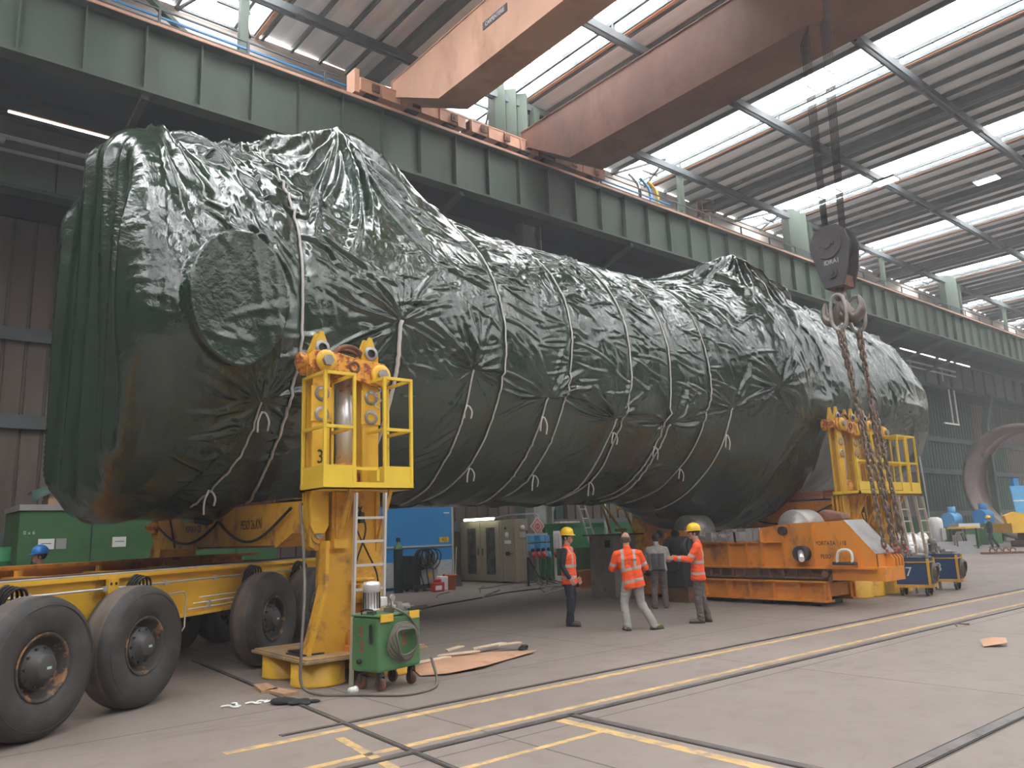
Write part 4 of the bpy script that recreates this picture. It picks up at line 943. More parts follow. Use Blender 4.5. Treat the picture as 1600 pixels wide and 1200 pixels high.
for k, (x, y) in enumerate(((16.5,8.3),(17.05,8.15))):
    o = thing('long_shackle', 'large steel shackle on the crane hook, %s one' % ('front left' if k == 0 else 'rear right'), 'shackle', (x,y,0))
    g = G().tube(smooth_pts([(0,-.13,6.72),(0,-.17,6.5),(0,-.17,6.2),(0,-.1,6.03),(0,0,5.98),(0,.1,6.03),(0,.17,6.2),(0,.17,6.5),(0,.13,6.72),(0,.03,6.80),(0,-.06,6.79)],5), .042, 10, closed=True)
    g.build('bow', M['bare_steel'], o)
for k, (tx, ty, bx, by) in enumerate(((16.46,8.24,16.46,7.88),(16.54,8.38,16.62,7.70),(17.00,8.10,16.78,7.86),(17.10,8.22,16.94,7.68))):
    link_chain('lifting_chain', (tx,ty,5.98), (bx,by,1.16), 'heavy rusty lifting chain hanging from the crane hook to the end of the orange cradle')
# ================================================================== people
M['skin'] = paint('skin', (.50,.27,.19), .55, var=.08, bp=0, ws=20)
M['hair_dark'] = paint('dark_hair', (.03,.022,.018), .7); M['hair_grey'] = paint('greying_hair', (.10,.085,.075), .7)
def cloth(name, c, var=.12): return paint(name, c, .85, var=var, ws=6, bp=.3)
M['hivis'] = cloth('orange_hivis_cloth', (.90,.10,.018), .05); M['reflect'] = cloth('grey_reflective_band', (.40,.38,.36), .05)
M['navy'] = cloth('navy_cloth', (.018,.022,.035)); M['light_grey'] = cloth('light_grey_trousers', (.36,.35,.33))
M['work_grey'] = cloth('grey_work_cloth', (.115,.095,.085)); M['shirt_grey'] = cloth('pale_grey_cloth', (.33,.31,.29)); M['shirt_dark'] = cloth('slate_cloth', (.075,.07,.08))
M['helmet_yellow'] = paint('yellow_helmet', (.88,.58,.02), .3, var=.03, bp=0); M['helmet_blue'] = paint('blue_helmet', (.02,.22,.62), .3, var=.03, bp=0)
M['boot'] = paint('work_boot', (.10,.09,.06), .7, ws=20); M['boot_green'] = paint('lime_trim', (.25,.75,.05), .6)
M['eye'] = paint('eye', (.03,.02,.02), .3, bp=0)
def capsule(g, p, q, r0, r1, n=16):
    """closed tapered limb segment with rounded ends"""
    p = Vector(p); q = Vector(q); d = q-p; L = d.length; d.normalize(); prof = [(1e-4, -r0)]
    for a in (30,60,90): prof.append((r0*math.sin(rad(a)), -r0*math.cos(rad(a))))
    for a in (90,60,30): prof.append((r1*math.sin(rad(a)), L+r1*math.cos(rad(a))))
    prof.append((1e-4, L+r1)); g.lathe(prof, p, d, n)
def organic(name, g, voxel, mats, parent, fn=None, wr=0, seed=1, smooth=5, cut=None):
    """melts overlapping closed shapes into one continuous skin"""
    o = g.build('tmp', mats[0]); m1 = o.modifiers.new('r', 'REMESH'); m1.mode = 'VOXEL'; m1.voxel_size = voxel; m1.use_smooth_shade = True
    m2 = o.modifiers.new('s', 'SMOOTH'); m2.factor = .5; m2.iterations = smooth
    bpy.context.view_layer.update()
    me = bpy.data.meshes.new_from_object(o.evaluated_get(bpy.context.evaluated_depsgraph_get())); bpy.data.objects.remove(o)
    n = len(me.vertices); co = np.empty(n*3, np.float32); me.vertices.foreach_get('co', co); co = co.reshape(-1, 3)
    if wr:
        no = np.empty(n*3, np.float32); me.vertices.foreach_get('normal', no); no = no.reshape(-1, 3)
        d = wr*(ridg(co[:,0]*7+co[:,2]*4+seed, co[:,2]*14+co[:,1]*5, seed)+.6*ridg(co[:,1]*9+seed, co[:,2]*22+co[:,0]*9, seed+3)-1.0)
        co = co+no*d[:, None]; me.vertices.foreach_set('co', co.astype(np.float32).ravel())
    if cut:
        cp, ca, ch = cut; h_ = (co-np.array(cp))@np.array(ca); co = co+np.maximum(0, ch-h_)[:, None]*np.array(ca); me.vertices.foreach_set('co', co.astype(np.float32).ravel())
    me.materials.clear()
    for m_ in mats: me.materials.append(m_)
    if fn:
        c = np.empty(len(me.polygons)*3, np.float32); me.polygons.foreach_get('center', c); c = c.reshape(-1, 3)
        me.polygons.foreach_set('material_index', np.array([fn(Vector(p)) for p in c], np.int32))
    me.update(); o = bpy.data.objects.new(name, me); COL.objects.link(o); o.parent = parent; return o
def segdist(p, a, b):
    d = b-a; t = max(0, min(1, (p-a).dot(d)/d.dot(d))); return (p-(a+d*t)).length, t
def person(label, loc, facing, J, top, legs, helmet=None, hair='hair_dark', vest=False, bands=True, shoe='boot', bald=False, text_back=None, voxel=.009, look=0, group=None):
    """J: joints in local metres, figure facing -Y, its left side at +X"""
    o = thing('person', label, 'person', loc, math.atan2(facing[1], facing[0])+PI/2)
    J = {k: Vector(v) for k, v in J.items()}; H = J['head']; N = J['neck']; C_ = J['chest']; P_ = J['pelvis']
    R_ = Matrix.Translation(H) @ Matrix.Rotation(look, 4, 'Z')
    hp = lambda x, y, z: R_ @ Vector((x, y, z))
    # ---- body: one continuous skin
    g = G()
    def ell(c, a, b_, c2, n=20, m=14):
        q = G().ball((0,0,0), a, b_, c2, n, m); g.add([R_ @ (Vector(c)+Vector(v)) for v in q.v], q.f, True)
    ell((0,.012,.035),.076,.095,.092); ell((0,-.02,-.045),.060,.070,.072); ell((0,-.055,-.085),.036,.034,.028)       # skull, face, chin
    capsule(g, hp(0,-.088,.02), hp(0,-.108,-.022), .010, .016, 10)                                                    # nose
    ell((0,-.082,.040),.052,.018,.012); ell((0,-.088,-.060),.028,.012,.007); ell((0,-.086,-.072),.024,.012,.007)     # brow, lips
    for s in (-1,1): ell((s*.078,.012,-.015),.012,.022,.034); ell((s*.045,-.06,-.015),.024,.024,.026)                 # ears, cheeks
    capsule(g, N+Vector((0,.01,-.05)), H+Vector((0,.012,-.05)), .062, .056)
    capsule(g, C_+Vector((0,0,.06)), P_, .085, .09)
    for s, S in ((-1,'r'), (1,'l')):
        sh_, el, wr_ = J['sh'+S], J['el'+S], J['wr'+S]
        capsule(g, N+Vector((0,.01,-.07)), sh_, .06, .05); capsule(g, sh_, el, .045, .036); capsule(g, el, wr_, .036, .024)
        capsule(g, P_+Vector((s*.08,0,-.02)), J['kn'+S], .075, .05); capsule(g, J['kn'+S], J['an'+S], .05, .035)
        f = (wr_-el).normalized(); pal = J.get('palm'+S, Vector((-s*1.0, 0, 0))); side = f.cross(pal).normalized()      # side: towards the thumb
        if side.dot(Vector((0,-1,0))) < 0 and 'palm'+S not in J: side = -side
        a = wr_+f*.02
        for k, off in enumerate((.028,.010,-.010,-.028)):                                                              # palm
            capsule(g, a+side*off*.7, a+f*.075+side*off, .015, .013, 10)
        for k, (off, ln) in enumerate(((.030,.072),(.010,.080),(-.011,.074),(-.030,.058))):                            # four fingers, curled
            p0 = a+f*.082+side*off; d1 = (f+pal*.35).normalized(); p1 = p0+d1*ln*.45; d2 = (f+pal*1.1).normalized(); p2 = p1+d2*ln*.33; d3 = (f*.4+pal).normalized(); p3 = p2+d3*ln*.25
            capsule(g, p0, p1, .0105, .0095, 8); capsule(g, p1, p2, .0095, .0088, 8); capsule(g, p2, p3, .0088, .0078, 8)
        t0 = a+f*.015+side*.026; t1 = t0+(f*.6+side*.7+pal*.3).normalized()*.038; t2 = t1+(f*.95+side*.15+pal*.4).normalized()*.032
        capsule(g, t0, t1, .014, .011, 8); capsule(g, t1, t2, .011, .009, 8)
    organic('body', g, .0065, [M['skin']], o, smooth=3)
    g = G()
    for s in (-1,1): q = G().ball((0,0,0),.012,.009,.008); g.add([R_ @ (Vector((s*.031,-.084,.018))+Vector(v)) for v in q.v], q.f, True)
    g.build('eyes', M['eye'], o)
    # ---- trousers
    g = G(); capsule(g, P_+Vector((-.055,0,.09)), P_+Vector((-.055,0,-.03)), .115, .118); capsule(g, P_+Vector((.055,0,.09)), P_+Vector((.055,0,-.03)), .115, .118)
    for s, S in ((-1,'r'), (1,'l')):
        hpj = P_+Vector((s*.088,0,-.04)); capsule(g, hpj, J['kn'+S], .108, .080); capsule(g, J['kn'+S], J['an'+S]+Vector((0,0,.02)), .080, .068); capsule(g, J['kn'+S]*.3+J['an'+S]*.7, J['an'+S]+Vector((0,0,-.01)), .074, .072)
    organic('trousers', g, voxel, [M[legs]], o, wr=.007, seed=5)
    # ---- boots
    for s, S in ((-1,'r'), (1,'l')):
        g = G(); an = J['an'+S]; z0 = an.z-.085; fd = J.get('ft'+S, Vector((s*.15,-1,0))).normalized(); b_ = Vector((an.x, an.y, z0))
        capsule(g, an, b_+Vector((0,0,.055)), .052, .052); capsule(g, b_+Vector((0,0,.045))-fd*.035, b_+fd*.10+Vector((0,0,.043)), .043, .043); capsule(g, b_+fd*.10+Vector((0,0,.043)), b_+fd*.185+Vector((0,0,.037)), .046, .036)
        bo = organic('boot', g, voxel, [M['boot']], o)
        g = G(); g.prism([(-.045,-.07),(.045,-.07),(.052,.1),(.04,.2),(0,.225),(-.04,.2),(-.052,.1)], 0, .022, 'z'); rz_ = math.atan2(fd.y, fd.x)-PI/2
        so_ = g.build('sole', M['black'], bo, .004); so_.location = b_; so_.rotation_euler = (0,0,rz_)
        if shoe == 'boot_green': q = G().box(-.05,.05,.02,.10,.045,.06); q_ = q.build('lime_trim', M['boot_green'], bo, .005); q_.location = b_+Vector((0,0,.025)); q_.rotation_euler = (0,0,rz_)
    # ---- upper garment
    g = G(); low = P_.z-.10 if bands else P_.z-.02
    ax = (C_-P_).normalized(); hem_ = P_-ax*(.10 if bands else .0)
    for s in (-.06, .06):
        capsule(g, P_-ax*(.12 if bands else .02)+Vector((s*1.1,0,.0)), P_+Vector((s*1.1,0,.12)), .142, .125); capsule(g, P_+Vector((s,0,.12)), C_+Vector((s*1.4,0,.02)), .125, .135)
    capsule(g, C_+Vector((-.10,.0,.02)), N+Vector((-.07,.01,-.095)), .125, .085); capsule(g, C_+Vector((.10,.0,.02)), N+Vector((.07,.01,-.095)), .125, .085)
    capsule(g, N+Vector((0,.01,-.08)), N+Vector((0,.012,.0)), .085, .070)
    capsule(g, C_+Vector((0,.01,-.02)), N+Vector((0,.012,-.10)), .128, .10)
    arms = {}
    for s, S in ((-1,'r'), (1,'l')):
        arms[S] = (J['sh'+S], J['el'+S], J['wr'+S])
        if not vest:
            capsule(g, N+Vector((s*.07,.01,-.10)), J['sh'+S], .085, .078); capsule(g, J['sh'+S], J['el'+S], .078, .064); capsule(g, J['el'+S], J['wr'+S]-(J['wr'+S]-J['el'+S]).normalized()*.03, .064, .050)
        else: capsule(g, N+Vector((s*.07,.01,-.10)), J['sh'+S]*.8+N*.2, .08, .074)
    def band(p):
        if not bands: return 1 if p.z < C_.z+.04 and abs(p.x) < .15 and p.y > -.3 else 0
        if not vest:
            for S in 'rl':
                a, b2, c2 = arms[S]; d1, t1 = segdist(p, a, b2); d2, t2 = segdist(p, b2, c2); dt = abs(p.x-C_.x)
                if min(d1, d2) < .088 and (p-C_).xy.length > .175:
                    return 1 if (d1 < d2 and .62 < t1 < .80) or (d2 <= d1 and .50 < t2 < .70) else 0
        h = (p-P_).dot(ax); L_ = (C_-P_).length
        if -.045 < h < .005 or .165 < h < .215: return 1
        if h > .215 and .085 < abs((p-C_).x) < .135: return 1
        return 0
    def crop(p): return band(p)
    mats = [M[top], M['reflect']] if bands else [M['shirt_grey'] if top == 'shirt_dark' else M[top], M[top]]
    up = organic('hi_vis_vest' if vest else ('hi_vis_jacket' if bands else 'work_shirt'), g, voxel, mats, o, fn=crop, wr=.006, seed=9, cut=(P_, ax, -.15 if bands else -.06))
    if vest:
        g = G()
        for s, S in ((-1,'r'), (1,'l')):
            capsule(g, J['sh'+S], J['el'+S], .070, .056); capsule(g, J['el'+S], J['wr'+S]-(J['wr'+S]-J['el'+S]).normalized()*.02, .056, .044)
            sl = organic('sleeve', g, voxel, [M['navy']], o, wr=.005, seed=12+s); g = G()
    if text_back: text(text_back, .055, M['marking_black'], o, C_+Vector((0,.152,.03)), (rad(90), 0, PI), 'back_lettering', .001, .9)
    # ---- hair and helmet
    g = G()
    def hshape(c, a, b_, c2, zmin):
        q = G().ball((0,0,0), a, b_, c2, 24, 16); vs = [Vector(c)+Vector(v) for v in q.v]
        fs = [f for f in q.f if all(vs[i].z > zmin+(.06 if vs[i].y < -.035 else 0) for i in f)]; g.add([R_ @ v for v in vs], fs, True)
    if not bald: hshape((0,.018,.035),.083,.100,.098,-.055)
    else:
        q = G().ball((0,0,0), .080, .098, .094, 24, 16); vs = [Vector((0,.016,.03))+Vector(v) for v in q.v]
        fs = [f for f in q.f if all(-.06 < vs[i].z < .055 and vs[i].y > -.04 for i in f)]; g.add([R_ @ v for v in vs], fs, True)
    hr = g.build('hair', M[hair], o); sm = hr.modifiers.new('t', 'SOLIDIFY'); sm.thickness = .008; sm.offset = 1
    if helmet:
        prof = [(.0,.128),(.03,.126),(.065,.112),(.093,.085),(.108,.045),(.112,.0),(.112,-.012)]
        g = G(); q = G().lathe(prof, (0,0,0), (0,0,1), 36); g.add([R_ @ Vector((v[0], v[1]*1.16+.012, v[2]+.062)) for v in q.v], q.f, True)
        brim = [(0,0,0)]; 
        ring0 = []; ring1 = []
        for k in range(36):
            a = 2*PI*k/36; x, y = .112*math.sin(a), -.130*math.cos(a)+.012; e = .012+.038*max(0, math.cos(a))**2
            ring0.append(R_ @ Vector((x*.99, y, .052))); ring1.append(R_ @ Vector((x*(1+e*7), y-e*math.cos(a), .044-.012*max(0,math.cos(a)))))
        g.add(ring0+ring1, [(k,(k+1)%36,36+(k+1)%36,36+k) for k in range(36)], True)
        for s in (-.022,0,.022): g.tube([R_ @ Vector((s, .012-1.16*.112*math.cos(a), .066+.126*math.sin(a))) for a in np.linspace(.35,PI-.35,14)], .006, 6)
        hm = g.build('helmet', M[helmet], o); sm = hm.modifiers.new('t', 'SOLIDIFY'); sm.thickness = .004; sm.offset = 1
    return o
STAND = dict(head=(0,-.01,1.66), neck=(0,.01,1.50), chest=(0,0,1.26), pelvis=(0,0,.93),
    shl=(.19,.01,1.40), ell=(.23,.04,1.12), wrl=(.24,-.04,.88), shr=(-.19,.01,1.40), elr=(-.23,.04,1.12), wrr=(-.24,-.04,.88),
    knl=(.10,-.02,.50), anl=(.11,.03,.085), knr=(-.10,-.02,.50), anr=(-.11,.03,.085))
def pose(**k): d = dict(STAND); d.update(k); return d
RT = Vector((.769,-.64,0)); FW = Vector((.64,.769,0))      # directions to the right of and away from the view
p1 = person('man in orange vest with dark sleeves and yellow helmet, leftmost of the four', (10.66,11.29,0), RT*.93-FW*.35,
    pose(shl=(.19,.0,1.40), ell=(.24,.03,1.13), wrl=(.22,-.10,.90), shr=(-.19,.02,1.40), elr=(-.235,.05,1.12), wrr=(-.215,-.08,.90), knl=(.09,-.03,.50), anl=(.10,.06,.085), anr=(-.10,-.02,.085), knr=(-.09,-.04,.5)),
    'hivis', 'navy', 'helmet_yellow', vest=True, look=rad(-6))
p2 = person('bald man seen from behind in orange reflective jacket and light grey trousers, legs apart', (10.86,9.90,0), FW,
    pose(head=(.03,-.05,1.59), neck=(.03,-.01,1.44), chest=(.02,0,1.20), pelvis=(-.04,.02,.88), shl=(.22,.01,1.33), ell=(.31,-.06,1.08), wrl=(.12,-.24,1.10), shr=(-.18,.0,1.33), elr=(-.30,-.05,1.08), wrr=(-.10,-.24,1.10),
         knl=(.13,-.02,.48), anl=(.10,.06,.085), knr=(-.17,-.05,.48), anr=(-.37,.05,.085), ftr=(-.85,-.5,0), ftl=(.2,-1,0)),
    'hivis', 'light_grey', None, 'hair_grey', bald=True, shoe='boot_green', text_back='HICOSERVIA', look=rad(-15))
p3 = person('dark haired man seen from behind in grey and slate shirt, leaning over the cradle motor', (14.12,12.0,0), FW*.95+RT*.1,
    pose(head=(0,-.17,1.53), neck=(0,-.10,1.40), chest=(0,-.05,1.17), pelvis=(0,.05,.87), shl=(.19,-.09,1.29), ell=(.25,-.16,1.04), wrl=(.20,-.40,1.02), shr=(-.19,-.09,1.29), elr=(-.26,-.14,1.06), wrr=(-.22,-.40,1.08),
         knl=(.11,.0,.46), anl=(.12,.08,.085), knr=(-.11,-.02,.46), anr=(-.13,.02,.085)),
    'shirt_dark', 'work_grey', None, 'hair_dark', bands=False, look=0)
p4 = person('man in orange jacket and yellow helmet pointing with one hand, rightmost of the four', (12.42,9.58,0), RT*-.93+FW*.25,
    pose(head=(0,-.03,1.66), shl=(.20,.02,1.40), ell=(.25,-.13,1.17), wrl=(.20,-.42,1.20), shr=(-.19,.0,1.40), elr=(-.24,-.10,1.16), wrr=(-.12,-.34,1.20), knl=(.09,-.03,.50), anl=(.10,.0,.085), knr=(-.10,.02,.5), anr=(-.11,.12,.085)),
    'hivis', 'work_grey', 'helmet_yellow', 'hair_dark', look=rad(8))
p5 = person('man in blue helmet and dark jacket behind the trailer, before the green cabin', (2.50,16.2,0), RT*-.6-FW*.75,
    pose(), 'navy', 'navy', 'helmet_blue', bands=False, look=rad(-15))
p6 = person('distant worker in dark overalls and yellow helmet beside the yellow positioner at the right', (50.8,18.05,0), RT*-1.0+FW*.2,
    pose(knl=(.1,-.12,.5), anl=(.1,-.02,.085), knr=(-.1,.12,.5), anr=(-.1,.36,.085), ell=(.25,-.12,1.14), wrl=(.2,-.36,1.14)), 'navy', 'navy', 'helmet_yellow', bands=False, voxel=.02)
# ================================================================== things along the back wall and on the floor
def box_thing(name, label, cat, g, mat, loc=(0,0,0), rz=0, bevel=0, group=None):
    o = g.build(name, M[mat] if isinstance(mat, str) else mat, bevel=bevel, loc=loc); o.rotation_euler = (0,0,rz); return tag(o, label, cat, group)
# green cabin, left
o = thing('site_cabin', 'long green steel cabin with white notices behind the trailer', 'cabin', (2.92,22,0))
G().box(0,6.4,0,2.4,.1,2.70).build('cabin_body', M['shed_green'], o); G().box(-.03,6.43,-.05,2.43,2.70,2.84).build('roof_slab', M['grey_primer'], o)
for x in (1.55,3.6,5.2): G().box(x,x+.03,-.012,.002,.15,2.66).build('door_seam', M['green_dark'], o)
g = G()
for x in (.1,1.9,3.8,6.2): g.box(x,x+.1,.1,.3,0,.1)
g.build('skid', M['dark_metal'], o)
for x, w in ((.42,.34),(.8,.22),(2.05,.32)): G().box(x,x+w,-.012,-.002,1.77,2.02).build('notice', M['paper'] if w > .3 else M['galv'], o); 
for x in (.42,2.05): G().box(x+.06,x+.28,-.0135,-.011,1.90,1.915).build('notice_print', M['marking_black'], o)
text('0 x 6', .12, M['marking_white'], o, (.22,-.004,2.17), FACE_NEGY, 'lettering', .001); text('518', .12, M['marking_white'], o, (3.0,-.004,2.17), FACE_NEGY, 'lettering', .001)
G().cyl((.16,-.03,1.35),(.16,0,1.35),.03,n=10).box(.3,.33,-.03,0,1.28,1.5).build('latch', M['dark_metal'], o)
box_thing('timber_crate', 'flat wooden crate on top of the green cabin', 'crate', G().box(0,1.9,0,.9,0,.16).box(.02,1.88,.02,.88,.16,.28), 'wood', (3.55,22.4,2.845))
g = G(); n = 12; vs = []; fs = []
for i in range(n+1):
    for j in range(7):
        u, v_ = i/n, j/6; vs.append((u*2.3, v_*1.1, .42+.08*math.sin(u*7+v_*2)-.34*max(0,.22-u)*2.2-(.20 if j == 0 else 0)+.03*math.sin(9*u+5*v_)))
for i in range(n):
    for j in range(6): fs.append((i*7+j,(i+1)*7+j,(i+1)*7+j+1,i*7+j+1))
g.add(vs, fs, True); o = box_thing('cover_sheet', 'teal plastic sheet draped over the crate on the green cabin', 'sheet', g, 'sheet_teal', (3.2,22.3,2.86)); sm = o.modifiers.new('t','SOLIDIFY'); sm.thickness = .015
o = thing('oil_drum', 'bright green drum at the left edge in front of the wall', 'drum', (2.45,21.6,0)); G().lathe([(0,0),(.3,0),(.3,.3),(.315,.31),(.315,.33),(.3,.34),(.3,.62),(.315,.63),(.315,.65),(.3,.66),(.3,.95),(.29,.96),(0,.95)], (0,0,.9), n=32).build('drum_body', M['bin_green'], o); G().box(-.4,.4,-.4,.4,0,.9).build('drum_stand', M['bin_green'], o)
# blue machine enclosure
o = thing('machine_enclosure', 'large bright blue machine enclosure with silver slats behind tower 3', 'machine enclosure', (12.4,23.5,0))
G().box(0,4.15,0,1.6,.0,2.77).build('enclosure_body', M['blue'], o, .01)
g = G()
for k in range(22): g.box(.02,4.05,-.04,-.0,.10+k*.038,.125+k*.038)
g.build('slat_panel', M['white'], o); G().box(0,4.12,-.03,0,1.40,1.46).build('trim_rail', M['alu'], o); G().box(4.08,4.16,-.02,1.6,.05,2.78).build('corner_post', M['alu'], o)
G().box(3.55,3.95,-.012,-.001,1.54,1.72).build('warning_sign', M['yellow'], o); text('4|2', .17, M['marking_black'], o, (3.75,-.014,1.63), FACE_NEGY, 'sign_lettering', .001); G().box(3.75,4.0,-.012,-.001,2.55,2.59).build('name_strip', M['paper'], o)
# gas bottle, welding set, cans, bucket, broom
o = thing('gas_cylinder', 'dark gas bottle with pale green shoulder beside the welding set', 'gas bottle', (13.65,22.5,0))
G().lathe([(0,0),(.15,0),(.15,1.35),(.15,1.4),(0,1.4)], n=24).build('cylinder_body', M['green_dark'], o); G().lathe([(.15,1.4),(.13,1.5),(.05,1.56),(.04,1.62),(0,1.62)], n=24).build('shoulder', M['cart_green'], o); G().box(-.05,.05,-.05,.05,1.62,1.75).build('valve', M['dark_metal'], o)
o = thing('welding_set', 'grey and black welding set with bundled cables and yellow sign', 'welding machine', (14.0,22.2,0))
G().box(0,.3,0,.6,.1,1.15).build('side_panel', M['black'], o); G().box(.3,1.0,0,.6,.22,1.15).build('casing', M['galv'], o, .02); G().box(0,1.02,-.02,.62,.08,.22).build('base', M['dark_metal'], o)
G().box(.55,.73,-.012,0,.42,.58).build('warning_sign', M['yellow'], o)
g = G(); rr_ = random.Random(4)
for k in range(9):
    cx, r_ = .3+rr_.random()*.5, .18+.16*rr_.random(); g.tube([(cx+r_*math.cos(a), -.06-.1*rr_.random()*0-.03*math.sin(2*a+k), 1.12+(.24*math.sin(a) if math.sin(a) > 0 else .5*r_*3*math.sin(a))) for a in np.linspace(0,2*PI,22)], .022, 6)
for k in range(3): g.tube(smooth_pts([(.3+.2*k,-.04,1.2),(.25+.25*k,-.07,.7),(.4+.2*k,-.05,.2)],4),.02,6)
g.build('cable_bundle', M['black'], o)
g = G()
for x in (.15,.85): g.cyl((x,-.04,.08),(x,.02,.08),.08,n=16).cyl((x,.58,.08),(x,.64,.08),.08,n=16)
g.build('wheels', M['black'], o)
o = thing('jerrycan', 'low red plastic can on the floor beside the welding set', 'can', (14.55,21.6,0)); G().box(-.2,.22,-.12,.12,0,.3).box(-.12,.14,-.05,.05,.3,.40).build('can_body', M['red'], o, .03); G().box(-.14,.1,-.125,-.12,.06,.2).build('can_label', M['paper'], o)
o = thing('jerrycan', 'white plastic can standing between the red can and the orange bucket', 'can', (14.95,21.9,0)); G().box(-.16,.16,-.14,.14,0,.46).build('can_body', M['white'], o, .04); G().cyl((.08,0,.46),(.08,0,.53),.04,n=12).build('cap', M['red'], o)
o = thing('bucket', 'orange bucket on the floor beside the blue enclosure', 'bucket', (15.3,21.9,0)); G().lathe([(0,0),(.15,0),(.19,.46),(.205,.46),(.205,.50),(.18,.50),(.14,.03),(0,.03)], n=28).build('bucket_body', M['orange'], o)
o = thing('broom', 'broom leaning on the beige cabinet', 'broom', (17.1,24.2,0)); G().bar((0,0,.1),(.15,.1,1.35),.03).build('handle', M['wood_pale'], o); G().box(-.2,.15,-.04,.04,0,.12).build('brush', M['dark_metal'], o)
G_ = G().box(0,.5,0,.25,0,.6); box_thing('scrap_box', 'dark small box on the floor at the foot of the blue enclosure', 'box', G().prism([(0,0),(.3,0),(.3,.2),(.1,.35)],0,.3,'x'), 'dark_metal', (16.3,23.1,0))
# control cabinets
o = thing('control_cabinet', 'tall beige double cabinet with two dark glazed doors under the lit lamp', 'control cabinet', (18.2,22.75,0))
G().box(0,.6,0,2.6,.06,2.25).build('cabinet_body', M['cabinet'], o, .01); G().box(.03,.6,.03,2.57,0,.06).build('plinth', M['dark_metal'], o)
for k, y in enumerate((.12,1.30)):
    d = G().box(-.035,0,y,y+1.1,.12,2.2).build('door', M['cabinet'], o, .006); G().box(-.045,-.03,y+.25,y+.78,.30,2.0).build('door_pane', M['cabinet_glass'], d); G().box(-.07,-.035,y+.06 if k else y+.98,y+.10 if k else y+1.02,1.0,1.25).build('door_handle', M['black'], d)
o = thing('control_cabinet', 'tall beige electrical cabinet with dials and switches right of the glazed one', 'control cabinet', (18.2,22.0,0))
G().box(0,.62,0,.72,.06,2.27).build('cabinet_body', M['cabinet'], o, .02)
G().box(-.02,0,.06,.66,.15,2.15).build('door', M['cabinet'], o, .006)
G().lathe([(0,0),(.1,0),(.1,.02),(0,.025)], (-.02,.42,1.72), (-1,0,0), 20).build('dial', M['paper'], o); G().box(-.04,-.02,.2,.55,1.40,1.52).build('indicator_panel', M['paper'], o)
G().cyl((-.05,.5,1.95),(-.02,.5,1.95),.05,n=14).build('knob', M['black'], o); G().box(-.05,-.02,.3,.5,.98,1.12).bar((-.05,.12,1.05),(-.05,.3,1.05),.03).build('door_handle', M['dark_metal'], o)
G().lathe([(0,0),(.09,0),(.1,.04),(.06,.09),(0,.1)], (.35,-.0,1.95), (0,-1,0), 16).build('bell', M['white'], o); G().box(.2,.5,-.03,0,1.6,1.8).build('meter', M['galv'], o)
o = thing('work_lamp', 'bright fluorescent work lamp on top of the beige cabinets', 'lamp', (18.02,22.9,2.32))
G().box(0,.16,0,1.9,.0,.05).build('lamp_housing', M['galv'], o); G().cyl((-.04,.05,-.0),(-.04,1.85,-.0),.05,n=10).build('tube', M['tube_glow_green'], o)
box_thing('conduit', 'pale bent conduit running from the lamp to the socket stand', 'pipe', G().tube(smooth_pts([(18.1,22.9,2.36),(18.2,22.2,2.42),(18.4,21.6,2.42),(18.55,21.2,2.40),(18.6,21.1,2.2),(18.62,21.0,1.7)],5),.03,8), 'galv')
# socket stand
o = thing('socket_stand', 'stand with blue power sockets and red plugs beside the beige cabinets', 'socket stand', (17.5,20.5,0))
G().box(0,.95,.02,.06,.95,1.74).build('back_board', M['galv'], o)
g = G()
for x in (.05,.9): g.bar((x,.08,0),(x,.08,1.85),.05)
g.bar((.05,.08,1.0),(.9,.3,0),.03); g.build('stand_leg', M['dark_metal'], o)
for k in range(4):
    for z, h in ((1.45,.22),(1.15,.24)):
        s_ = G().box(.03+.235*k,.23+.235*k,-.1,.02,z,z+h).build('socket_box', M['light_blue'] if (k+int(z*10)) % 3 else M['blue'], o, .012)
        if z < 1.3: G().cyl((.13+.235*k,-.13,z+.02),(.13+.235*k,-.1,z+.08),.06,n=16).build('socket_cap', M['black'], s_)
for k, mm in ((0,'red'),(1,'red'),(2,'red'),(3,'light_blue')):
    G().cyl((.12+.24*k,-.14,1.10),(.12+.24*k,-.2,.92),.065,.05,n=16).build('plug', M[mm], o)
    G().tube(smooth_pts([(.12+.24*k,-.2,.92),(.14+.24*k,-.22,.6),(.1+.26*k,-.18,.2),(.3+.3*k,-.4-.1*k,.03),(.9+.2*k,-.6,.02)],5),.022,6).build('power_cable', M['hose'], o)
o = thing('hazard_sign', 'diamond shaped red and white sign on a post above the socket stand', 'sign', (18.2,20.75,0)); G().bar((0,.05,0),(0,.05,1.9),.04).build('post', M['galv'], o)
d = G().add([(0,0,2.32),(.34,0,1.98),(0,0,1.64),(-.34,0,1.98),(0,.02,2.32),(.34,.02,1.98),(0,.02,1.64),(-.34,.02,1.98)], [(0,1,2,3),(7,6,5,4),(0,4,5,1),(1,5,6,2),(2,6,7,3),(3,7,4,0)]).build('sign_plate', M['sign_pink'] if 'sign_pink' in M else M['paper'], o)
G().add([(0,-.004,2.24),(.26,-.004,1.98),(0,-.004,1.72),(-.26,-.004,1.98),(0,-.004,2.20),(.22,-.004,1.98),(0,-.004,1.76),(-.22,-.004,1.98)], [(0,4,5,1),(1,5,6,2),(2,6,7,3),(3,7,4,0)]).build('sign_border', M['marking_red'], o)
g = G().tube(ring_pts((0,-.01,1.98),.09,'y',18),.012,6); g.box(-.012,.012,-.012,-.004,1.9,2.06); g.build('sign_symbol', M['marking_red'], o)
box_thing('extinguisher_stand', 'narrow white box with red fittings right of the socket stand', 'box', G().box(0,.12,0,.1,1.2,1.7).box(.16,.28,0,.1,1.15,1.75).box(0,.3,.1,.14,0,1.8), 'white', (18.9,20.6,0))
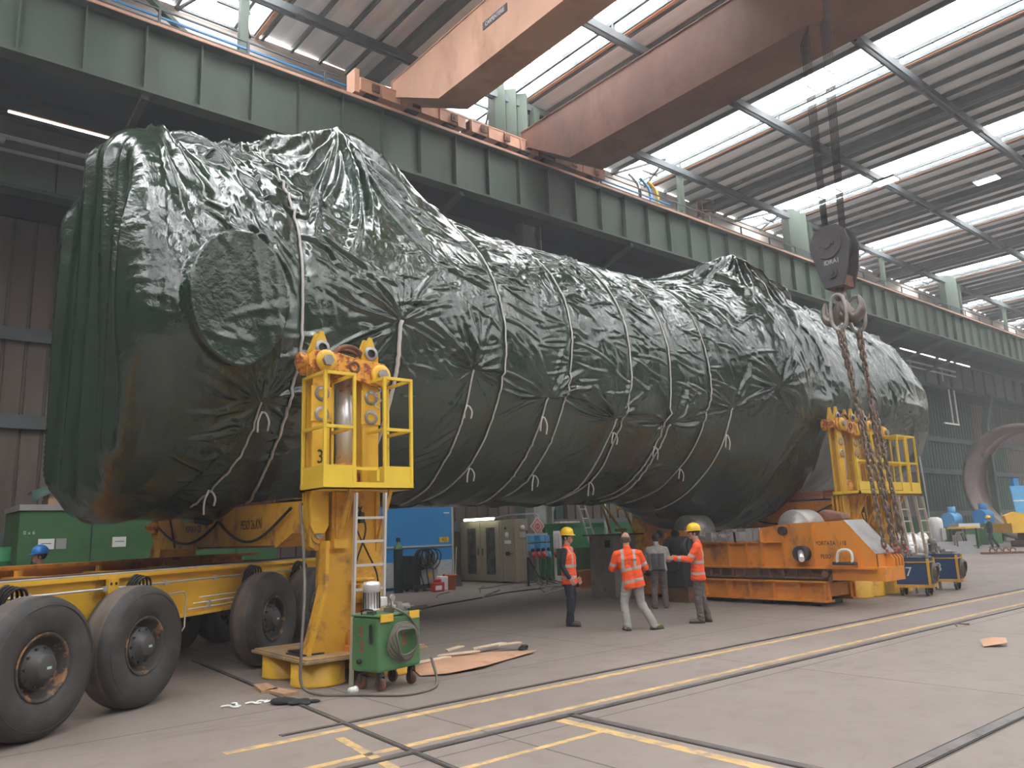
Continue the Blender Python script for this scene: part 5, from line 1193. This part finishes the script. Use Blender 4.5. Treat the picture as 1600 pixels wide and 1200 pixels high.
for k in range(3): box_thing('red_plug', 'red industrial plug hanging right of the socket stand', 'plug', G().cyl((0,0,1.05),(0,-.08,.9),.07,n=14), 'red', (18.85+.13*k,20.6,.02*k), group='red plugs right of the socket stand')
# green container, plates, steel cabinet
o = thing('steel_container', 'bright green steel container with a white notice behind the leaning ladder', 'container', (19.9,21,0))
G().box(0,5,0,2.2,.1,2.03).build('container_body', M['bin_green'], o, .01); G().box(-.02,5.02,-.03,2.2,1.98,2.06).build('top_rim', M['bin_green'], o); G().box(1.35,1.75,-.012,-.002,1.08,1.45).build('notice', M['paper'], o)
g = G()
for x in (.1,2.4,4.7): g.box(x,x+.2,.1,2,0,.1)
g.build('skid', M['dark_metal'], o)
for x in (3.5,4.2): G().box(x,x+.05,-.05,0,.1,2.0).build('rib', M['bin_green'], o)
box_thing('pallet_board', 'pale plank on top of the bright green container', 'plank', G().box(0,1.0,0,.3,0,.06), 'wood_pale', (19.6,21.1,2.07))
o = thing('plate_bin', 'dark green sheet-metal bin behind the first two men', 'bin', (17.8,18.6,0)); G().box(0,.95,0,.03,.36,1.22).box(0,.03,0,.8,.36,1.22).box(.92,.95,0,.8,.36,1.22).box(0,.95,.77,.8,.36,1.22).box(0,.95,0,.8,.36,.40).build('bin_body', M['shed_green'], o); G().box(.1,.85,.1,.7,0,.36).build('bin_foot', M['dark_metal'], o)
box_thing('steel_beam_offcut', 'short rusty orange I-beam offcut standing on the floor between the first two men', 'beam offcut', G().box(0,.62,-.01,.3,.52,.56).box(0,.62,-.01,.3,0,.04).box(.02,.6,.12,.16,.04,.52), 'orange_worn', (17.45,17.9,0))
o = thing('steel_cabinet', 'worn grey-brown steel cabinet with a flat top behind the bald man', 'cabinet', (15.6,14.75,0)); G().box(0,.9,0,.9,.0,1.62).build('cabinet_body', M['grey_primer'], o, .01); G().box(-.15,1.1,-.25,1.0,1.62,1.66).build('top_plate', M['rust'], o); G().box(-.012,0,.1,.3,1.3,1.5).build('data_plate', M['dark_metal'], o)
o = thing('tool_trestle', 'small yellow trestle on the cabinet beside the vessel', 'trestle', (15.9,14.9,1.66)); G().bar((0,.2,0),(.1,.6,.9),.05).bar((.1,.6,.9),(.3,.0,.0),.05).bar((0,0,.1),(.4,0,.1),.08).build('trestle_frame', M['yellow'], o)
box_thing('wall_pipe', 'thin pale pipe standing behind the bright green container', 'pipe', G().cyl((0,0,0),(0,0,3.2),.06,n=10), 'galv', (21.7,20.85,0))
# loose hoses and cables on the floor by the cabinets
rr_ = random.Random(9)
for k in range(14):
    x, y = 13.5+rr_.random()*5.6, 18.9+rr_.random()*2.6; pts = []; a = rr_.random()*6
    for i in range(8): pts.append((x,y,.025+.01*(k%3))); a += rr_.uniform(-.8,.8); x += .42*math.cos(a*.5); y += .3*math.sin(a)
    box_thing('floor_cable', 'grey cable lying loose on the floor before the beige cabinets', 'cable', G().tube(smooth_pts(pts,5),.018,6), 'hose' if k % 3 else 'galv', group='cables strewn before the cabinets')
box_thing('floor_cable', 'long black cable stretched over the floor behind the pump cart', 'cable', G().tube(smooth_pts([(9.5,15.8,.02),(11.5,17.2,.02),(13.4,18.0,.02),(15.2,18.9,.02),(17,19.2,.02)],8),.02,6), 'black')
# floor litter
def sheet(pts, z, nz, name, label, cat, mat, th=.006):
    n = len(pts); cx = sum(p[0] for p in pts)/n; cy = sum(p[1] for p in pts)/n; vs = [(cx,cy,z+nz)]
    for k in range(n): vs.append((pts[k][0], pts[k][1], z+nz*((k*37) % 5)/5)); 
    o = box_thing(name, label, cat, G().add(vs, [(0,k+1,(k+1)%n+1) for k in range(n)]), mat); sm = o.modifiers.new('t','SOLIDIFY'); sm.thickness = th; sm.offset = 1; return o
sheet([(5.75,8.95),(6.05,8.75),(6.6,8.75),(7.3,9.05),(8.0,9.25),(7.7,9.75),(7.2,9.9),(6.4,9.75),(5.95,9.45)], .012, .035, 'board_sheet', 'torn reddish brown board lying on the floor behind the pump cart', 'board', 'cardboard')
for k, (x, y, l, a) in enumerate(((6.2,9.7,.75,.1),(6.8,9.95,.7,-.2),(7.5,10.0,.75,.15),(7.1,10.1,.5,.4),(7.85,9.85,.45,-.1))):
    box_thing('wood_splinter', 'pale splintered board scrap on the brown board', 'wood scrap', G().prism([(0,0),(l,.02),(l*.95,.12),(.08,.1)],0,.018,'z'), 'wood_pale', (x-.2,y-.12,.05+.012*k), a, group='pale wood scraps on the brown board')
for k, (x,y) in enumerate(((7.9,9.5),(8.05,9.6),(8.2,9.68))): box_thing('cloth_scrap', 'small black scrap at the right end of the brown board', 'scrap', G().prism([(0,0),(.16,.03),(.12,.12),(.03,.1)],0,.03,'z'), 'cloth_dark', (x,y,.02), .4*k, group='black scraps by the brown board')
g = G()
for c_, r_ in (((0,0,.03),(.16,.10,.045)),((.2,-.05,.025),(.13,.08,.035)),((.33,-.03,.02),(.09,.04,.025)),((.22,.06,.02),(.07,.05,.025)),((.12,-.1,.015),(.06,.05,.02)),((.27,-.13,.015),(.06,.03,.018))): g.ball(c_,*r_)
go = organic('work_gloves', g, .012, [M['cloth_dark']], None, wr=.006); go.location = (3.82,8.75,0); go.rotation_euler = (0,0,-.6); tag(go, 'crumpled black work gloves on the floor in front of tower 3', 'gloves')
for k, (x,y,l,a) in enumerate(((3.25,9.1,.22,-.9),(3.4,9.18,.2,-1.5),(3.5,9.05,.18,-.7),(3.6,9.0,.16,.2),(3.68,8.95,.2,-.5))):
    box_thing('paper_strip', 'white twisted strip of rag on the floor left of the black gloves', 'rag', G().tube(smooth_pts([(0,0,.01),(l*.4,.02,.02),(l*.7,-.01,.012),(l,.01,.01)],4),[.012]*13,5), 'paper', (x,y,0), a, group='white rag strips on the floor')
for k, (x,y,w,a) in enumerate(((4.12,9.75,.5,.2),(4.15,9.35,.45,.5))): box_thing('wood_packer', 'reddish wooden packer beside the base of tower 3', 'wood block', G().prism([(-w/2,-.1),(w/2,-.08),(w/2,.09),(-w/2,.1)],0,.035,'z'), 'wood', (x-.1,y,0), a+1.2, group='wooden packers at tower 3')
o = sheet([(12.18,4.62),(12.42,4.40),(12.62,4.48),(12.6,4.66),(12.4,4.74)], .01, .10, 'paper_scrap', 'crumpled brown and white paper on the open floor at the right', 'paper', 'cardboard')
box_thing('wire_scrap', 'thin dark wire scrap on the floor between the rails at the right', 'scrap', G().tube(smooth_pts([(0,0,.01),(.2,.1,.03),(.3,-.05,.02),(.5,.02,.01)],4),.01,5), 'rust', (14.2,5.75,0))
# ---- far right background
o = thing('flange_ring', 'giant grey steel flange ring standing on edge at the far right', 'steel ring', (62.8,19.3,3.3), math.atan2(.15,-1))
Rr_ = 4.0
g = G().lathe([(Rr_-.42,-1.3),(Rr_,-1.3),(Rr_,-1.1),(Rr_-.12,-1.05),(Rr_-.12,1.05),(Rr_,1.1),(Rr_,1.3),(Rr_-.3,1.3),(Rr_-.3,.3),(Rr_-.42,.25),(Rr_-.42,-.05),(Rr_-.3,-.1),(Rr_-.3,-1.1),(Rr_-.42,-1.15),(Rr_-.42,-1.3)], (0,0,.8), (1,0,0), 96); g.build('ring_body', M['ring_steel'], o)
G().cyl((0,-2.7,2.9),(0,-3.4,3.55),.30,n=24).cyl((0,-3.35,3.5),(0,-3.5,3.63),.42,n=24).build('nozzle', M['ring_steel'], o)
G().box(-.8,.8,-1.2,1.2,-3.3,-3.05).build('ring_cradle', M['rust'], o)
o = thing('welding_positioner', 'yellow positioner frame with a tall light blue back panel at the right edge', 'positioner', (51.7,17.0,0), rad(-40))
G().box(-.6,3.2,-.6,1.2,.85,1.35).prism([(-.8,1.35),(.4,1.35),(.2,1.9),(-.3,2.0),(-.9,1.8)],-.6,-.3,'y').prism([(1.6,1.35),(3.2,1.35),(3.2,1.9),(2.2,1.9)],-.6,-.3,'y').box(-.6,3.2,-.65,-.6,.8,1.4).build('frame', M['yellow'], o)
G().box(.6,2.6,-.3,.9,.35,.85).box(.2,2.9,-.5,1.0,.0,.35).build('pedestal', M['rust'], o)
G().prism([(.35,1.45),(1.45,1.45),(1.25,3.5),(.2,3.5)],.25,.35,'y').build('back_panel', M['light_blue'], o); G().box(.25,1.4,.22,.25,2.60,2.66).build('panel_strip', M['paper'], o); G().box(.45,.75,.25,.6,3.5,3.95).build('head_box', M['blue'], o)
o = thing('steel_container', 'dark green container far behind pump cart 8', 'container', (55.5,24.0,0)); G().box(0,4.4,0,1.3,0,1.95).build('container_body', M['shed_green'], o); G().box(4.3,4.45,-.04,1.3,0,1.98).build('corner_post', M['bin_green'], o)
g = G()
for k in range(10): g.ball((.3+.25*(k%5),.1*(k%3),.25+.16*(k//5)+.1*(k%2)),.26,.22,.2,12,8)
wo = organic('sack_heap', g, .03, [M['white']], None, wr=.03); wo.location = (36.3,16.4,0); wo.scale = (1.3,1.3,1.7); wo['kind'] = 'stuff'; tag(wo, 'heap of crumpled white sacks behind the blue pump carts', 'sacks')
for k, (x,y,c_,s_) in enumerate(((35.3,17.2,'light_blue',.34),(38.0,16.0,'galv',.4),(37.2,17.0,'cardboard',.34),(36.0,18,'yellow',.25))):
    g = G().ball((0,0,s_*.8),s_,s_*.8,s_); o = box_thing('stuffed_sack', {'light_blue':'round light blue bag left of the white sacks','galv':'grey bag right of the white sacks','cardboard':'brown bag on the heap of white sacks','yellow':'small yellow bag behind the white sacks'}[c_], 'bag', g, c_, (x,y,.0 if k != 2 else .6))
o = thing('gas_cylinder', 'short white cylinder standing far behind pump cart 8', 'cylinder', (50.2,20.8,0)); G().lathe([(0,0),(.42,0),(.42,1.5),(.38,1.75),(.2,1.85),(0,1.86)], n=28).build('cylinder_body', M['white'], o); G().box(-.3,.3,-.435,-.42,.5,1.2).build('data_label', M['galv'], o)
o = thing('grating_stack', 'stack of grey gratings leaning on the floor behind pump cart 8', 'grating', (41.5,16.9,0), rad(-40)); g = G()
for k in range(9): g.box(0,1.7,.1*k,.1*k+.03,.06*k,.06*k+.12)
g.build('grating_bars', M['galv'], o)
box_thing('hose_reel', 'loose grey hose loops by the gratings', 'hose', G().tube([(.5*math.cos(a),.12*a/6,.55+.5*math.sin(a)) for a in np.linspace(0,12,40)],.04,6), 'hose', (43.0,16.6,0))
o = thing('work_table', 'small table with yellow top far behind the pump carts', 'table', (49.2,18.9,0)); G().box(-.9,.9,-.5,.5,1.15,1.25).build('table_top', M['yellow'], o)
for x in (-.8,.8):
    for y in (-.4,.4): G().box(x-.04,x+.04,y-.04,y+.04,0,1.15).build('leg', M['dark_metal'], o)
G().box(-.7,.7,-.35,.35,.2,.8).build('shelf_box', M['galv'], o)
o = thing('tool_cupboard', 'green cupboard with white top behind the distant worker', 'cupboard', (53.0,20.0,0), rad(-40)); G().box(-.6,.6,0,.8,0,1.1).build('cupboard_body', M['shed_green'], o); G().box(-.65,.65,-.1,.9,1.1,1.4).build('top', M['white'], o)
for k, (x,y,z,c_,lab) in enumerate(((55.6,21.9,1.2,'light_blue','pale blue pump unit on the far bench'),(57.3,20.6,1.35,'blue','bright blue motor unit behind the distant worker'))):
    o = thing('pump_unit', lab, 'pump', (x,y,0)); G().box(-1.2,1.2,-.5,.6,0,z).build('bench', M['shed_green'], o)
    G().cyl((-.8,0,z+.5),(.6,0,z+.5),.42,n=20).box(-.9,.9,-.3,.3,z,z+.3).cyl((0,0,z+.8),(0,0,z+1.3),.25,n=16).build('pump_body', M[c_], o)
o = thing('barrow', 'low dark rusty frame lying on the floor at the right', 'frame', (40.6,13.9,.0), rad(-45)); g = G().bar((-.9,0,.12),(.9,0,.12),.09).bar((-.9,.35,.12),(.9,.35,.12),.09).bar((-.9,0,.12),(-.9,.35,.12),.09).bar((.9,0,.12),(.9,.35,.12),.09)
for k in range(4): g.tube([(-.5+.3*k+.12*math.cos(a),.15,.22+.12*math.sin(a)) for a in np.linspace(0,6,12)],.03,6)
g.build('frame_bars', M['rust'], o)
g = G()
for x in (0,2.2): g.bar((x,0,0),(x,0,4.6),.06)
for k in range(9): g.bar((0,0,.5+k*.5),(2.2,0,.5+k*.5),.03)
for k in range(6): g.bar((.3+.35*k,0,.3),(.3+.35*k,0,4.6),.02)
box_thing('mesh_cage', 'pale wire mesh frame standing behind the far towers', 'mesh frame', g, 'galv', (39.5,19.5,0))
for k in range(3): box_thing('notice', 'white notice hung on the mesh frame behind the far towers', 'notice', G().box(0,.5,-.02,0,0,.8), 'paper', (40.0+.7*k,19.49,1.8-.5*(k==2)), group='notices on the mesh frame')
box_thing('hoist_pendant', 'white pendant frame hanging under the aisle girder at the right', 'pendant', G().bar((0,0,0),(0,0,2.6),.08).bar((.9,0,0),(.9,0,2.6),.08).bar((-1.5,0,0),(1.0,0,0),.1), 'paper', (59.5,22.5,8.33))
box_thing('hanging_cable', 'thin pale cable hanging down the dark green wall bay at the right', 'cable', G().tube([(0,0,0),(-.2,0,4),(-.9,0,10.8)],.05,6), 'galv', (53.2,22.3,0))
# ================================================================== dusty air of the hall
m = bpy.data.materials.new('dusty_air'); m.use_nodes = True; t = m.node_tree; t.nodes.clear()
vs_ = t.nodes.new('ShaderNodeVolumeScatter'); vs_.inputs['Density'].default_value = .0026; vs_.inputs['Anisotropy'].default_value = .2; vs_.inputs['Color'].default_value = (.98,.97,1,1)
mo_ = t.nodes.new('ShaderNodeOutputMaterial'); t.links.new(vs_.outputs[0], mo_.inputs['Volume'])
hz = G().box(X0-1, X1+1, YN-1, YB+1.5, -.6, 18.4).build('hall_haze', m); tag(hz, 'thin pale dusty haze filling the air of the hall', 'haze', kind='stuff')
